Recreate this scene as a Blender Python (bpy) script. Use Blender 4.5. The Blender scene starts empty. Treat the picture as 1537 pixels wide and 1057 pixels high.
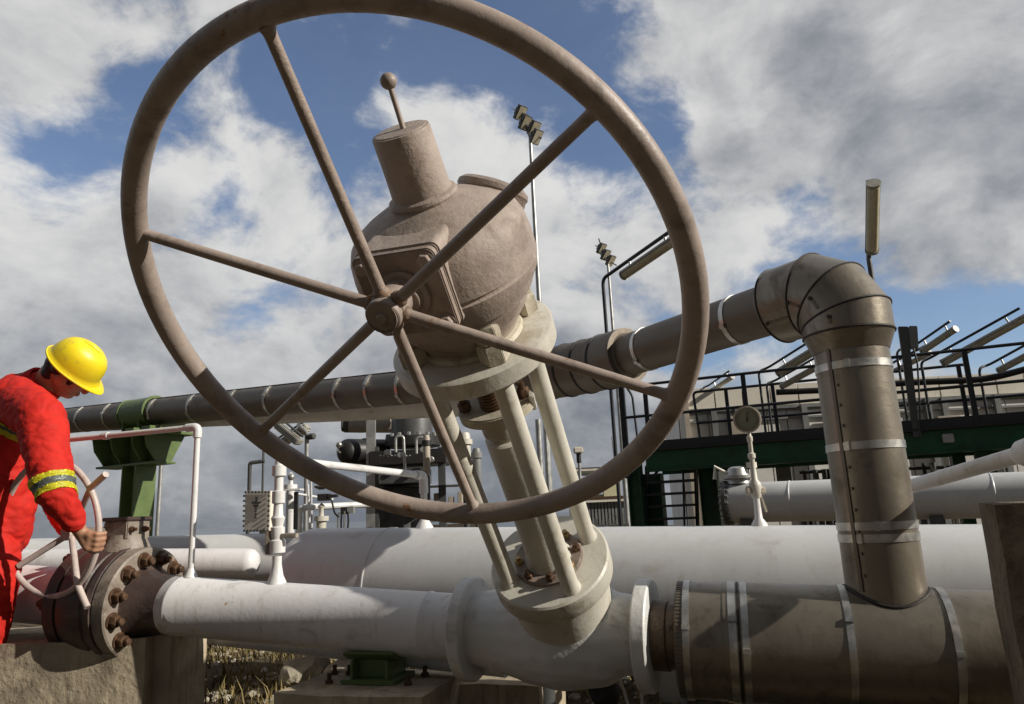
import bpy, bmesh, math, random
from mathutils import Vector as V, Matrix
R = math.radians
random.seed(7)
SC = bpy.context.scene
COL = SC.collection

# ------------------------------------------------------------------ camera
FPX, CX, CY = 1100.0, 768.5, 528.5          # lens and centre in photograph pixels (1537 wide)
PITCH, ROLL = R(12.5), R(2.6)
CAM = V((0, 0, 0.85))
fwd = V((0, math.cos(PITCH), math.sin(PITCH)))
up0 = V((0, -math.sin(PITCH), math.cos(PITCH)))
c_right = math.cos(ROLL) * V((1, 0, 0)) - math.sin(ROLL) * up0
c_up = math.cos(ROLL) * up0 + math.sin(ROLL) * V((1, 0, 0))
cd = bpy.data.cameras.new('camera'); cam = bpy.data.objects.new('camera', cd); COL.objects.link(cam)
cd.sensor_width = 36; cd.lens = 36 * FPX / 1537.0; cd.clip_start = 0.05; cd.clip_end = 20000
m = Matrix.Identity(4)
for i in range(3):
    m[i][0] = c_right[i]; m[i][1] = c_up[i]; m[i][2] = -fwd[i]; m[i][3] = CAM[i]
cam.matrix_world = m
SC.camera = cam
SC.view_settings.view_transform = 'Standard'; SC.view_settings.look = 'None'
SC.view_settings.exposure = 0.0; SC.view_settings.gamma = 1.0

def ray(px, py):
    return fwd + c_right * ((px - CX) / FPX) - c_up * ((py - CY) / FPX)
def P(px, py, d):                            # a measured pixel at distance d along the view -> a point of the place
    return CAM + ray(px, py) * d
def CW(x, y, z):                             # camera axes (right, down, forward) -> world vector
    return c_right * x - c_up * y + fwd * z
def H(px, py, p0, n):                        # where the sight line meets a plane
    r = ray(px, py); return CAM + r * ((p0 - CAM).dot(n) / r.dot(n))
def pix(p):
    q = p - CAM; z = q.dot(fwd)
    return (CX + FPX * q.dot(c_right) / z, CY - FPX * q.dot(c_up) / z, z)

# ------------------------------------------------------------------ world and sun
SUN_AZ, SUN_EL = V((0.945, -0.327)).normalized(), R(29)
sun_dir = V((SUN_AZ.x * math.cos(SUN_EL), SUN_AZ.y * math.cos(SUN_EL), math.sin(SUN_EL)))
sl = bpy.data.lights.new('sun', 'SUN'); sun = bpy.data.objects.new('sun', sl); COL.objects.link(sun)
sl.energy = 5.0; sl.angle = R(0.5); sl.color = (1.0, 0.935, 0.84)
sun.rotation_euler = sun_dir.to_track_quat('Z', 'Y').to_euler()

W = bpy.data.worlds.new('World'); SC.world = W; W.use_nodes = True
nt = W.node_tree; N = nt.nodes; L = nt.links; N.clear()
def nd(t, **kw):
    n = N.new(t)
    for k, v in kw.items(): setattr(n, k, v)
    return n
def mth(op, a, b=None, c=None, clamp=False):
    n = nd('ShaderNodeMath', operation=op); n.use_clamp = clamp
    for i, x in enumerate((a, b, c)):
        if x is None: continue
        if isinstance(x, (int, float)): n.inputs[i].default_value = x
        else: L.new(x, n.inputs[i])
    return n.outputs[0]
def vmt(op, a, b):
    n = nd('ShaderNodeVectorMath', operation=op)
    for i, x in enumerate((a, b)):
        if x is None: continue
        if isinstance(x, (tuple, list)): n.inputs[i].default_value = x
        elif isinstance(x, (int, float)): n.inputs['Scale'].default_value = x
        else: L.new(x, n.inputs[i])
    return n
def noise(vec, scale, det=6, rough=0.55, dist=0.0):
    n = nd('ShaderNodeTexNoise'); L.new(vec, n.inputs['Vector'])
    n.inputs['Scale'].default_value = scale; n.inputs['Detail'].default_value = det
    n.inputs['Roughness'].default_value = rough; n.inputs['Distortion'].default_value = dist
    return n
def maprange(x, a, b, c=0.0, d=1.0, smooth=True):
    n = nd('ShaderNodeMapRange'); n.interpolation_type = 'SMOOTHSTEP' if smooth else 'LINEAR'
    L.new(x, n.inputs[0])
    for i, v in enumerate((a, b, c, d)): n.inputs[i + 1].default_value = v
    return n.outputs[0]
def mixc(f, a, b):
    n = nd('ShaderNodeMix', data_type='RGBA')
    if isinstance(f, (int, float)): n.inputs[0].default_value = f
    else: L.new(f, n.inputs[0])
    for i, x in ((6, a), (7, b)):
        if isinstance(x, (tuple, list)): n.inputs[i].default_value = (*x, 1)
        else: L.new(x, n.inputs[i])
    return n.outputs[2]

sky = nd('ShaderNodeTexSky'); sky.sky_type = 'NISHITA'; sky.sun_disc = False
sky.sun_elevation = SUN_EL; sky.sun_rotation = math.atan2(SUN_AZ.x, SUN_AZ.y)
sky.air_density = 1.0; sky.dust_density = 0.6; sky.ozone_density = 2.0
tc = nd('ShaderNodeTexCoord'); D = tc.outputs['Generated']
# wind-blown broken cloud: noise in the sky's own directions, thicker and thinner banks where they stand
warp = noise(D, 4.0, 2, 0.5)
w2 = vmt('SUBTRACT', warp.outputs['Color'], (0.5, 0.5, 0.5))
w3 = vmt('SCALE', w2.outputs[0], None); w3.inputs['Scale'].default_value = 0.10
Dw = vmt('ADD', D, w3.outputs[0]).outputs[0]
sc1 = vmt('MULTIPLY', Dw, (1.0, 1.0, 1.5)).outputs[0]
n1 = noise(sc1, 6.5, 9, 0.60, 0.0).outputs['Fac']
dens = mth('MULTIPLY', mth('SUBTRACT', n1, 0.5), 4.4)
def bank(px, py, rad, amp, acc):
    d = ray(px, py).normalized()
    dist = vmt('DISTANCE', Dw, tuple(d)).outputs['Value']
    return mth('ADD', acc, maprange(dist, rad / FPX, 0.0, 0.0, amp))
BANKS = [(105, 215, 95, -1.15), (235, 95, 120, -0.75), (305, 280, 85, -1.2), (20, 185, 60, -.6), (215, 130, 80, -.7), (500, 170, 100, -1.0), (610, 90, 120, -0.9), (540, 240, 80, -0.7),
         (760, 90, 150, -1.0), (860, 40, 130, -0.7), (940, 230, 110, -1.1), (1190, 345, 120, -0.8), (1440, 440, 150, -0.8), (1130, 560, 170, -0.7), (1010, 170, 70, -0.7),
         (410, 440, 90, -0.5), (960, 500, 90, -0.5), (1540, 560, 150, -0.7), (430, 90, 80, -0.5), (1380, 260, 60, -0.5),
         (60, 80, 150, 0.8), (70, 350, 200, 0.9), (410, 270, 130, 0.9), (700, 250, 150, 1.0), (860, 370, 150, 0.9), (660, 170, 60, 0.6),
         (1200, 140, 280, 1.1), (1440, 120, 260, 1.1), (1100, 410, 110, 0.9), (1500, 360, 100, 0.8), (1350, 300, 90, 0.7),
         (620, 40, 80, 0.5), (160, 560, 260, 0.9), (560, 560, 260, 0.8), (880, 640, 170, 0.7), (300, 200, 70, 0.4)]
acc = mth('ADD', dens, 0.26)
for b in BANKS: acc = bank(b[0], b[1], b[2] * 1.3, b[3] * (0.75 if b[3] > 0 else 0.86), acc)
sepz = nd('ShaderNodeSeparateXYZ'); L.new(D, sepz.inputs[0]); zz = sepz.outputs[2]
low = maprange(zz, 0.26, 0.0, 0.0, 1.0)
acc = mth('ADD', acc, low)
mask = maprange(acc, -0.35, 0.60)
mask = maprange(mask, 0.0, 1.0, 0.05, 0.97, False)
n2 = noise(sc1, 2.6, 4, 0.5, 0.0).outputs['Fac']
n3 = noise(vmt('ADD', sc1, (0.045, -0.015, 0.055)).outputs[0], 6.5, 6, 0.60, 0.0).outputs['Fac']
relief = mth('MULTIPLY', mth('SUBTRACT', n1, n3), 2.6)          # sunlit edges of each billow
lit = mth('ADD', mth('ADD', mth('MULTIPLY', mth('SUBTRACT', n2, 0.5), 1.6), 0.66), relief)
lit = mth('SUBTRACT', lit, maprange(acc, 0.5, 2.0, 0.0, 0.45))
lit = mth('SUBTRACT', lit, maprange(zz, 0.36, 0.0, 0.0, 0.62))
for b in ((60, 320, 260, 0.75), (410, 290, 190, 0.45), (700, 250, 190, 0.4), (880, 370, 160, 0.35), (1440, 60, 160, 0.45), (1110, 390, 110, 0.4), (1400, 290, 110, 0.4), (1250, 180, 200, -0.22)): lit = bank(*b, lit)
lit = maprange(lit, -0.75, 1.55)
ccol = mixc(lit, (1.7, 1.9, 2.3), (7.9, 7.85, 7.7))
skyc = vmt('MULTIPLY', sky.outputs[0], (1.12, 1.12, 1.20)).outputs[0]
final = mixc(mask, skyc, ccol)
rear = maprange(sepz.outputs[1], 0.25, -0.45, 0.0, 0.93)        # added darkening of the unseen sky behind the viewer, cuts fill light
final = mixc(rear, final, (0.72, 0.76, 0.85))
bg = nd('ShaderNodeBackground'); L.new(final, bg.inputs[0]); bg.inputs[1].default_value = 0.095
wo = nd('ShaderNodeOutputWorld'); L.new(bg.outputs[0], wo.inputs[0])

# ------------------------------------------------------------------ materials
MATS = {}
def mat(name, col, rough=0.5, metal=0.0, var=0.18, vscale=6.0, dirt=None, rust=None, bump=0.15, bscale=60.0, streak=None, spec=0.5, aniso=None):
    """dirt / rust = (colour, amount 0-1, scale); streak = (colour, amount) run-down stains"""
    if name in MATS: return MATS[name]
    M = bpy.data.materials.new(name); M.use_nodes = True
    global N, L
    N0, L0 = N, L
    N = M.node_tree.nodes; L = M.node_tree.links; N.clear()
    b = nd('ShaderNodeBsdfPrincipled'); o = nd('ShaderNodeOutputMaterial'); L.new(b.outputs[0], o.inputs[0])
    t = nd('ShaderNodeTexCoord').outputs['Object']
    a = noise(t, vscale, 6, 0.6, 0.3).outputs['Fac']
    f = maprange(a, 0.3, 0.7)
    c = mixc(f, tuple(x * (1 - var) for x in col), tuple(min(1, x * (1 + var)) for x in col))
    rg = mth('ADD', mth('MULTIPLY', mth('SUBTRACT', a, 0.5), 0.35), rough)
    if streak:
        s = noise(vmt('MULTIPLY', t, (30, 30, 1.6)).outputs[0], 1.0, 5, 0.6).outputs['Fac']
        c = mixc(mth('MULTIPLY', maprange(s, 0.52, 0.75), streak[1]), c, streak[0])
    if dirt:
        d = noise(t, dirt[2], 9, 0.68, 0.6).outputs['Fac']
        k = mth('MULTIPLY', maprange(d, 0.60 - 0.25 * dirt[1], 0.72), 0.85)
        c = mixc(k, c, dirt[0]); rg = mth('ADD', rg, mth('MULTIPLY', k, 0.2))
    if rust:
        d = noise(vmt('ADD', t, (3.1, 1.7, 5.2)).outputs[0], rust[2], 10, 0.7, 0.9).outputs['Fac']
        k = maprange(d, 0.70 - 0.22 * rust[1], 0.76 - 0.2 * rust[1])
        c = mixc(k, c, rust[0]); rg = mth('ADD', rg, mth('MULTIPLY', k, 0.3))
    L.new(c, b.inputs['Base Color']); L.new(rg, b.inputs['Roughness'])
    b.inputs['Metallic'].default_value = metal
    b.inputs['Specular IOR Level'].default_value = spec
    if bump:
        h = noise(t, bscale, 5, 0.6).outputs['Fac']
        h2 = noise(t, bscale * 0.13, 4, 0.5).outputs['Fac']
        bn = nd('ShaderNodeBump'); bn.inputs['Strength'].default_value = bump; bn.inputs['Distance'].default_value = 0.01
        L.new(mth('ADD', h, mth('MULTIPLY', h2, 1.5)), bn.inputs['Height']); L.new(bn.outputs[0], b.inputs['Normal'])
    N, L = N0, L0
    MATS[name] = M; return M

RUST = (0.13, 0.055, 0.02)
M_taupe = mat('taupe_paint', (0.315, 0.255, 0.215), 0.48, 0, 0.14, 5, dirt=((0.17, 0.13, 0.105), 0.5, 11), rust=((0.20, 0.095, 0.035), 0.42, 9), bump=0.13, bscale=70, streak=((0.14, 0.105, 0.085), 0.35))
M_cast = mat('taupe_casting', (0.36, 0.297, 0.252), 0.58, 0, 0.16, 5, dirt=((0.19, 0.145, 0.115), 0.45, 8), rust=((0.21, 0.10, 0.035), 0.2, 9), bump=0.24, bscale=85, streak=((0.15, 0.11, 0.09), 0.4), spec=0.35)
M_weld = mat('rusted_weld', (0.20, 0.14, 0.10), 0.6, 0, 0.3, 20, rust=((0.27, 0.13, 0.035), 0.75, 26), bump=0.4)
M_taupe_d = mat('taupe_paint_worn', (0.27, 0.213, 0.175), 0.5, 0, 0.2, 7, dirt=((0.05, 0.035, 0.025), 0.3, 6), rust=((0.18, 0.08, 0.025), 0.3, 8), bump=0.3, bscale=60)
M_cream = mat('cream_paint', (0.54, 0.515, 0.44), 0.42, 0, 0.10, 5, dirt=((0.30, 0.25, 0.16), 0.3, 7), rust=((0.16, 0.085, 0.035), 0.15, 7), bump=0.16, bscale=55)
M_cream_d = mat('cream_paint_dirty', (0.44, 0.40, 0.31), 0.5, 0, 0.15, 7, dirt=((0.16, 0.12, 0.07), 0.55, 8), rust=((0.10, 0.05, 0.02), 0.4, 6), bump=0.25, bscale=50)
M_white = mat('white_pipe_paint', (0.68, 0.675, 0.665), 0.38, 0, 0.06, 4, rust=((0.34, 0.24, 0.15), 0.28, 7), dirt=((0.42, 0.39, 0.35), 0.22, 6), bump=0.10, bscale=45, streak=((0.46, 0.42, 0.36), 0.55))
M_body = mat('white_valve_paint', (0.61, 0.61, 0.59), 0.40, 0, 0.08, 5, dirt=((0.30, 0.27, 0.22), 0.3, 6), bump=0.2, bscale=50)
M_vessel = mat('white_vessel_paint', (0.57, 0.575, 0.565), 0.36, 0, 0.05, 3, dirt=((0.45, 0.43, 0.39), 0.2, 4), bump=0.06, bscale=30, streak=((0.44, 0.42, 0.38), 0.35))
M_insul = mat('insulation_sheet', (0.235, 0.205, 0.16), 0.36, 0.62, 0.10, 4, dirt=((0.12, 0.095, 0.07), 0.4, 7), bump=0.15, bscale=17, streak=((0.13, 0.11, 0.085), 0.55))
M_insul_d = mat('weathered_insulation', (0.15, 0.128, 0.10), 0.48, 0.5, 0.15, 4, dirt=((0.15, 0.11, 0.08), 0.35, 7), bump=0.09, bscale=30)
M_strap = mat('strap_steel', (0.50, 0.49, 0.45), 0.36, 0.9, 0.25, 15, bump=0.05)
M_seam = mat('seam_mastic', (0.018, 0.013, 0.010), 0.6, 0, 0.2, 10)
M_brown = mat('brown_valve_paint', (0.060, 0.040, 0.034), 0.42, 0, 0.2, 6, dirt=((0.16, 0.12, 0.09), 0.3, 7), rust=((0.10, 0.045, 0.02), 0.3, 6), bump=0.2)
M_bface = mat('worn_flange_paint', (0.28, 0.24, 0.195), 0.5, 0, 0.2, 8, dirt=((0.08, 0.05, 0.035), 0.85, 8), rust=(RUST, 0.6, 6), bump=0.25)
M_bolt = mat('rusty_bolt', (0.10, 0.055, 0.03), 0.55, 0.4, 0.35, 30, rust=((0.20, 0.09, 0.03), 0.6, 40), bump=0.3)
M_brass = mat('bright_stud_end', (0.45, 0.33, 0.16), 0.4, 0.6, 0.25, 40)
M_green = mat('green_paint', (0.105, 0.155, 0.048), 0.45, 0, 0.14, 6, dirt=((0.06, 0.09, 0.03), 0.3, 6), rust=(RUST, 0.08, 8), bump=0.12)
M_dgreen = mat('dark_green_paint', (0.004, 0.075, 0.030), 0.45, 0, 0.25, 2, dirt=((0.012, 0.03, 0.016), 0.4, 3), bump=0.08)
M_rail = mat('dark_rail_paint', (0.016, 0.019, 0.024), 0.45, 0, 0.25, 4, bump=0.05)
M_black = mat('black_paint', (0.018, 0.017, 0.016), 0.5, 0, 0.3, 5, bump=0.1)
M_grey = mat('grey_paint', (0.20, 0.205, 0.20), 0.45, 0, 0.15, 3, dirt=((0.12, 0.11, 0.10), 0.4, 4), bump=0.08)
M_dgrey = mat('dark_grey_paint', (0.075, 0.076, 0.075), 0.45, 0, 0.2, 3, dirt=((0.04, 0.035, 0.03), 0.4, 4), bump=0.08)
M_galv = mat('galvanised_steel', (0.42, 0.42, 0.40), 0.42, 0.6, 0.15, 8, bump=0.05)
M_fixture = mat('grey_lamp_housing', (0.30, 0.29, 0.25), 0.45, 0, 0.15, 6, dirt=((0.16, 0.14, 0.11), 0.4, 8))
M_glass = mat('frosted_lamp_cover', (0.52, 0.47, 0.34), 0.25, 0, 0.12, 8, dirt=((0.3, 0.26, 0.18), 0.3, 8), bump=0.03)
M_clad = mat('cream_cladding', (0.74, 0.69, 0.59), 0.5, 0, 0.06, 1.5, dirt=((0.42, 0.38, 0.32), 0.3, 1.5), bump=0.03, streak=((0.42, 0.39, 0.33), 0.25))
M_clad_d = mat('grey_cladding', (0.68, 0.66, 0.62), 0.5, 0, 0.08, 1.5, bump=0.03)
M_tan = mat('tan_paint', (0.40, 0.35, 0.28), 0.5, 0, 0.12, 4)
M_conc = mat('concrete', (0.41, 0.345, 0.245), 0.85, 0, 0.22, 5, dirt=((0.17, 0.14, 0.10), 0.45, 4), rust=((0.44, 0.40, 0.31), 0.3, 5), bump=0.7, bscale=28, streak=((0.15, 0.12, 0.085), 0.85), spec=0.2)
M_conc_d = mat('stained_concrete', (0.19, 0.155, 0.115), 0.9, 0, 0.3, 5, dirt=((0.06, 0.036, 0.020), 0.5, 5), rust=((0.035, 0.022, 0.013), 0.25, 9), bump=0.8, bscale=30, streak=((0.07, 0.045, 0.025), 0.6), spec=0.15)
M_stone = mat('pale_rubble', (0.42, 0.38, 0.29), 0.9, 0, 0.25, 10, dirt=((0.20, 0.16, 0.11), 0.4, 12), bump=0.8, bscale=30, spec=0.2)
M_soil = mat('dry_soil', (0.085, 0.066, 0.042), 0.95, 0, 0.35, 3, dirt=((0.16, 0.13, 0.08), 0.4, 5), rust=((0.045, 0.05, 0.02), 0.35, 2), bump=0.9, bscale=20, spec=0.1)
M_dial = mat('dial_face', (0.22, 0.22, 0.15), 0.4, 0, 0.06, 10)
M_red = mat('red_cotton', (0.53, 0.020, 0.012), 0.75, 0, 0.12, 14, dirt=((0.42, 0.012, 0.008), 0.3, 10), bump=0.55, bscale=22, spec=0.25)
M_yel = mat('yellow_reflective', (0.80, 0.78, 0.04), 0.5, 0, 0.06, 20, bump=0.05)
M_sil = mat('grey_reflective', (0.20, 0.23, 0.20), 0.4, 0.2, 0.1, 20, bump=0.05)
M_helm = mat('yellow_helmet_shell', (0.84, 0.66, 0.015), 0.36, 0, 0.05, 5, dirt=((0.50, 0.38, 0.05), 0.25, 16), bump=0.03)
M_skin = mat('skin', (0.40, 0.215, 0.13), 0.5, 0, 0.10, 18, bump=0.08, bscale=120)
M_hair = mat('black_hair', (0.012, 0.010, 0.009), 0.5, 0, 0.3, 60, bump=0.5, bscale=150)
M_pink = mat('pale_wheel_paint', (0.50, 0.42, 0.38), 0.45, 0, 0.12, 9, dirt=((0.30, 0.22, 0.18), 0.35, 14), bump=0.12)
M_yshed = mat('pale_yellow_sheet', (0.62, 0.58, 0.36), 0.5, 0, 0.08, 2)
M_rope = mat('white_cord', (0.60, 0.57, 0.50), 0.8, 0, 0.2, 30)
M_blade = mat('dry_grass', (0.22, 0.17, 0.075), 0.75, 0, 0.45, 3.5, dirt=((0.085, 0.095, 0.03), 0.4, 2.5), bump=0, spec=0.2)
M_sea = mat('sea_water', (0.05, 0.075, 0.10), 0.25, 0, 0.1, 0.01, bump=0.0)

# ------------------------------------------------------------------ mesh helpers
def frame(d, ref=None):
    d = d.normalized(); ref = ref or (V((0, 0, 1)) if abs(d.z) < 0.9 else V((1, 0, 0)))
    u = (ref - d * ref.dot(d)).normalized(); return u, d.cross(u), d
class MB:
    def __init__(s): s.b = bmesh.new()
    def ring(s, c, u, v, r, n, ph=0.0):
        return [s.b.verts.new(c + (u * math.cos(2 * math.pi * k / n + ph) + v * math.sin(2 * math.pi * k / n + ph)) * r) for k in range(n)]
    def skin(s, a, b):
        n = len(a)
        for k in range(n): s.b.faces.new((a[k], a[(k + 1) % n], b[(k + 1) % n], b[k]))
    def tube(s, pts, r, n=20, caps=True, closed=False):
        pts = [V(p) for p in pts]; rs = r if isinstance(r, (list, tuple)) else [r] * len(pts)
        m_ = len(pts); rings = []; u = None
        for i, p in enumerate(pts):
            if closed: t = (pts[(i + 1) % m_] - pts[i - 1]).normalized()
            else:
                a = (pts[i] - pts[i - 1]).normalized() if i else None
                b = (pts[i + 1] - pts[i]).normalized() if i < m_ - 1 else None
                t = a if b is None else b if a is None else (a + b).normalized()
            if u is None: u, v, _ = frame(t)
            else:
                u = (u - t * u.dot(t)).normalized(); v = t.cross(u)
            k = 1.0
            if not closed and 0 < i < m_ - 1:
                k = 1.0
            rings.append(s.ring(p, u, v, rs[i] * k, n))
        for a, b in zip(rings, rings[1:]): s.skin(a, b)
        if closed: s.skin(rings[-1], rings[0])
        elif caps:
            s.b.faces.new(rings[0][::-1]); s.b.faces.new(rings[-1])
        return s
    def lathe(s, p, d, prof, n=40, ref=None):
        u, v, d = frame(d, ref); prev = None
        for i, (t, r) in enumerate(prof):
            c = p + d * t
            cur = [s.b.verts.new(c)] if r < 1e-6 else s.ring(c, u, v, r, n)
            if prev is not None:
                if len(prev) == 1 and len(cur) > 1:
                    for k in range(n): s.b.faces.new((prev[0], cur[(k + 1) % n], cur[k]))
                elif len(cur) == 1 and len(prev) > 1:
                    for k in range(n): s.b.faces.new((prev[k], prev[(k + 1) % n], cur[0]))
                elif len(cur) > 1: s.skin(prev, cur)
            prev = cur
        return s
    def cyl(s, p, d, h, r, n=28, c=0.0):
        c = min(c, h * .4, r * .4)
        return s.lathe(p, d, [(0, 0), (0, r - c), (c, r), (h - c, r), (h, r - c), (h, 0)] if c else [(0, 0), (0, r), (h, r), (h, 0)], n)
    def hexn(s, p, d, h, r, rot=0.0):
        u, v, d = frame(d)
        a = s.ring(p, u, v, r, 6, rot); b = s.ring(p + d * h * .82, u, v, r, 6, rot); c = s.ring(p + d * h, u, v, r * .84, 6, rot)
        s.skin(a, b); s.skin(b, c); s.b.faces.new(a[::-1]); s.b.faces.new(c); return s
    def box(s, c, ax, ay, az):                # half-axis vectors
        vs = [s.b.verts.new(c + ax * i + ay * j + az * k) for i in (-1, 1) for j in (-1, 1) for k in (-1, 1)]
        for f in ((0, 1, 3, 2), (4, 6, 7, 5), (0, 4, 5, 1), (2, 3, 7, 6), (0, 2, 6, 4), (1, 5, 7, 3)):
            s.b.faces.new([vs[i] for i in f])
        return s
    def bx(s, x0, x1, y0, y1, z0, z1):
        return s.box(V(((x0 + x1) / 2, (y0 + y1) / 2, (z0 + z1) / 2)), V(((x1 - x0) / 2, 0, 0)), V((0, (y1 - y0) / 2, 0)), V((0, 0, (z1 - z0) / 2)))
    def bar(s, a, b, w, h, ref=None):
        u, v, d = frame(b - a, ref)
        return s.box((a + b) / 2, u * h / 2, v * w / 2, d * (b - a).length / 2)
    def prism(s, poly, d):
        a = [s.b.verts.new(p) for p in poly]; b = [s.b.verts.new(p + d) for p in poly]
        n = len(a); s.b.faces.new(a[::-1]); s.b.faces.new(b)
        for k in range(n): s.b.faces.new((a[k], a[(k + 1) % n], b[(k + 1) % n], b[k]))
        return s
    def ball(s, c, r, n=16):
        bmesh.ops.create_uvsphere(s.b, u_segments=n, v_segments=max(6, n // 2), radius=1.0,
            matrix=Matrix.Translation(c) @ (Matrix.Scale(r, 4) if isinstance(r, (int, float)) else r)); return s
    def build(s, name, material, parent=None, bevel=0.0, ang=38, seg=2):
        b = s.b
        bmesh.ops.recalc_face_normals(b, faces=b.faces[:])
        if bevel:
            es = [e for e in b.edges if len(e.link_faces) == 2 and e.calc_face_angle(0) > 0.6]
            bmesh.ops.bevel(b, geom=es, offset=bevel, segments=seg, affect='EDGES', clamp_overlap=True)
        return link(name, b, material, parent, ang)
def root_loc(o):
    while o.parent: o = o.parent
    return V(o.location)
def link(name, b, material, parent=None, ang=38, origin=None):
    if parent: org = root_loc(parent)
    elif origin is not None: org = V(origin)
    else:
        vs = [v.co for v in b.verts]
        org = V(((min(v.x for v in vs) + max(v.x for v in vs)) / 2, (min(v.y for v in vs) + max(v.y for v in vs)) / 2, min(v.z for v in vs)))
    bmesh.ops.translate(b, verts=b.verts[:], vec=-org)
    for f in b.faces: f.smooth = True
    lim = R(ang)
    for e in b.edges:
        if len(e.link_faces) == 2 and e.calc_face_angle(0) > lim: e.smooth = False
    me = bpy.data.meshes.new(name); b.to_mesh(me); b.free()
    for mm in (material if isinstance(material, (list, tuple)) else [material]): me.materials.append(mm)
    o = bpy.data.objects.new(name, me); COL.objects.link(o)
    if parent: o.parent = parent
    else: o.location = org
    return o
def tag(o, label=None, cat=None, group=None, kind=None):
    if label: o['label'] = label
    if cat: o['category'] = cat
    if group: o['group'] = group
    if kind: o['kind'] = kind
    return o
def thing(name, label, cat, loc, group=None):
    o = bpy.data.objects.new(name, None); COL.objects.link(o); o.location = loc; o.empty_display_size = 0.1
    return tag(o, label, cat, group)
def arc(c, a, b, n):                          # quarter bend from c+a to c+b around c
    return [c + a * math.cos(t) + b * math.sin(t) for t in [math.pi / 2 * k / n for k in range(n + 1)]]
def fillet(pts, r, n=6):                      # rounded polyline
    out = [V(pts[0])]
    for i in range(1, len(pts) - 1):
        p = V(pts[i]); a = (V(pts[i - 1]) - p); b = (V(pts[i + 1]) - p)
        k = min(r, a.length * .45, b.length * .45); p0 = p + a.normalized() * k; p1 = p + b.normalized() * k
        for j in range(n + 1):
            t = j / n; out.append(p0 * (1 - t) ** 2 + p * 2 * t * (1 - t) + p1 * t * t)
    out.append(V(pts[-1])); return out
def blob(name, chains, material, parent, voxel=0.008, smooth=4, balls=(), folds=0):
    """one continuous surface grown round tapered bones"""
    s = MB()
    for ch in chains:
        for (p, r) in ch: s.ball(V(p), r, 16)
        for (p, r), (q, t) in zip(ch, ch[1:]):
            p, q = V(p), V(q)
            if (q - p).length > 1e-4: s.lathe(p, q - p, [(0, 0), (0, r), ((q - p).length, t), ((q - p).length, 0)], 20)
    for c, mtx in balls: s.ball(V(c), mtx, 20)
    bmesh.ops.recalc_face_normals(s.b, faces=s.b.faces[:])
    me = bpy.data.meshes.new('tmp'); s.b.to_mesh(me); s.b.free()
    o = bpy.data.objects.new('tmp', me); COL.objects.link(o)
    r_ = o.modifiers.new('r', 'REMESH'); r_.mode = 'VOXEL'; r_.voxel_size = voxel
    if smooth:
        sm = o.modifiers.new('s', 'SMOOTH'); sm.iterations = smooth; sm.factor = 0.5
    dg = bpy.context.evaluated_depsgraph_get(); ev = o.evaluated_get(dg)
    b = bmesh.new(); b.from_mesh(ev.to_mesh()); ev.to_mesh_clear()
    bpy.data.objects.remove(o); bpy.data.meshes.remove(me)
    if folds:                                     # cloth creases: sharp valleys between soft swells
        from mathutils import noise as mn
        b.normal_update()
        for v in b.verts:
            q = v.co + mn.noise_vector(v.co * 5) * .05
            a = abs(mn.noise(V((q.x * 7 + q.z * 6, q.y * 7, q.z * 16 - q.x * 8)))) ; c = abs(mn.noise(V((q.x * 14 - q.z * 12 + 7, q.y * 14, q.z * 34 + q.x * 18))))
            v.co += v.normal * folds * (min(a * 5, 1.6) + min(c * 3, .8) - 1.2)
    return link(name, b, material, parent, 60)
def Z(h): return V((0, 0, h))
UP = V((0, 0, 1))

# ------------------------------------------------------------------ ground, sea
g = MB()
rg = 26
xs = [-6000, -300, -60, -25, -14] + [-9 + 0.5 * i for i in range(37)] + [14, 25, 60, 300, 6000]
ys = [-40, -5, 0] + [1.5 + 0.4 * i for i in range(30)] + [18, 25, 32, 38]
rr = random.Random(3)
grid = [[g.b.verts.new(V((x, y, rr.uniform(-.05, .03) if abs(x) < 9 and 1 < y < 14 else -0.02))) for x in xs] for y in ys]
for j in range(len(ys) - 1):
    for i in range(len(xs) - 1): g.b.faces.new((grid[j][i], grid[j][i + 1], grid[j + 1][i + 1], grid[j + 1][i]))
tag(g.build('ground', M_soil), kind='structure')
s = MB(); s.bx(-9000, 9000, 38.0, 15000, -1.0, -0.1)
tag(s.build('sea', M_sea), kind='structure')

# ------------------------------------------------------------------ the big gate valve
UNIT = 1.67
def cp(x, y, z): return CAM + CW(x, y, z) * UNIT      # camera-frame point in hub-distance units
nW = CW(-0.2199, 0.5615, -0.7977).normalized()        # the wheel faces this way
cW = cp(-0.152, -0.057, 1.0); RW = 0.3906 * UNIT; rW = 0.0275
hubc = H(583, 464, cW, nW)
nS = CW(-0.242, 0.556, -0.795).normalized()           # shaft
A = CW(-0.263, -0.826, -0.498).normalized()           # stem axis, up towards the viewer
J = cp(-0.117, -0.177, 1.169)
def S(t): return J - A * t
valve = thing('gate_valve', 'large cream gate valve with leaning stem, brown gear housing and huge spoked handwheel', 'valve', P(840, 950, 2.74))
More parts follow.
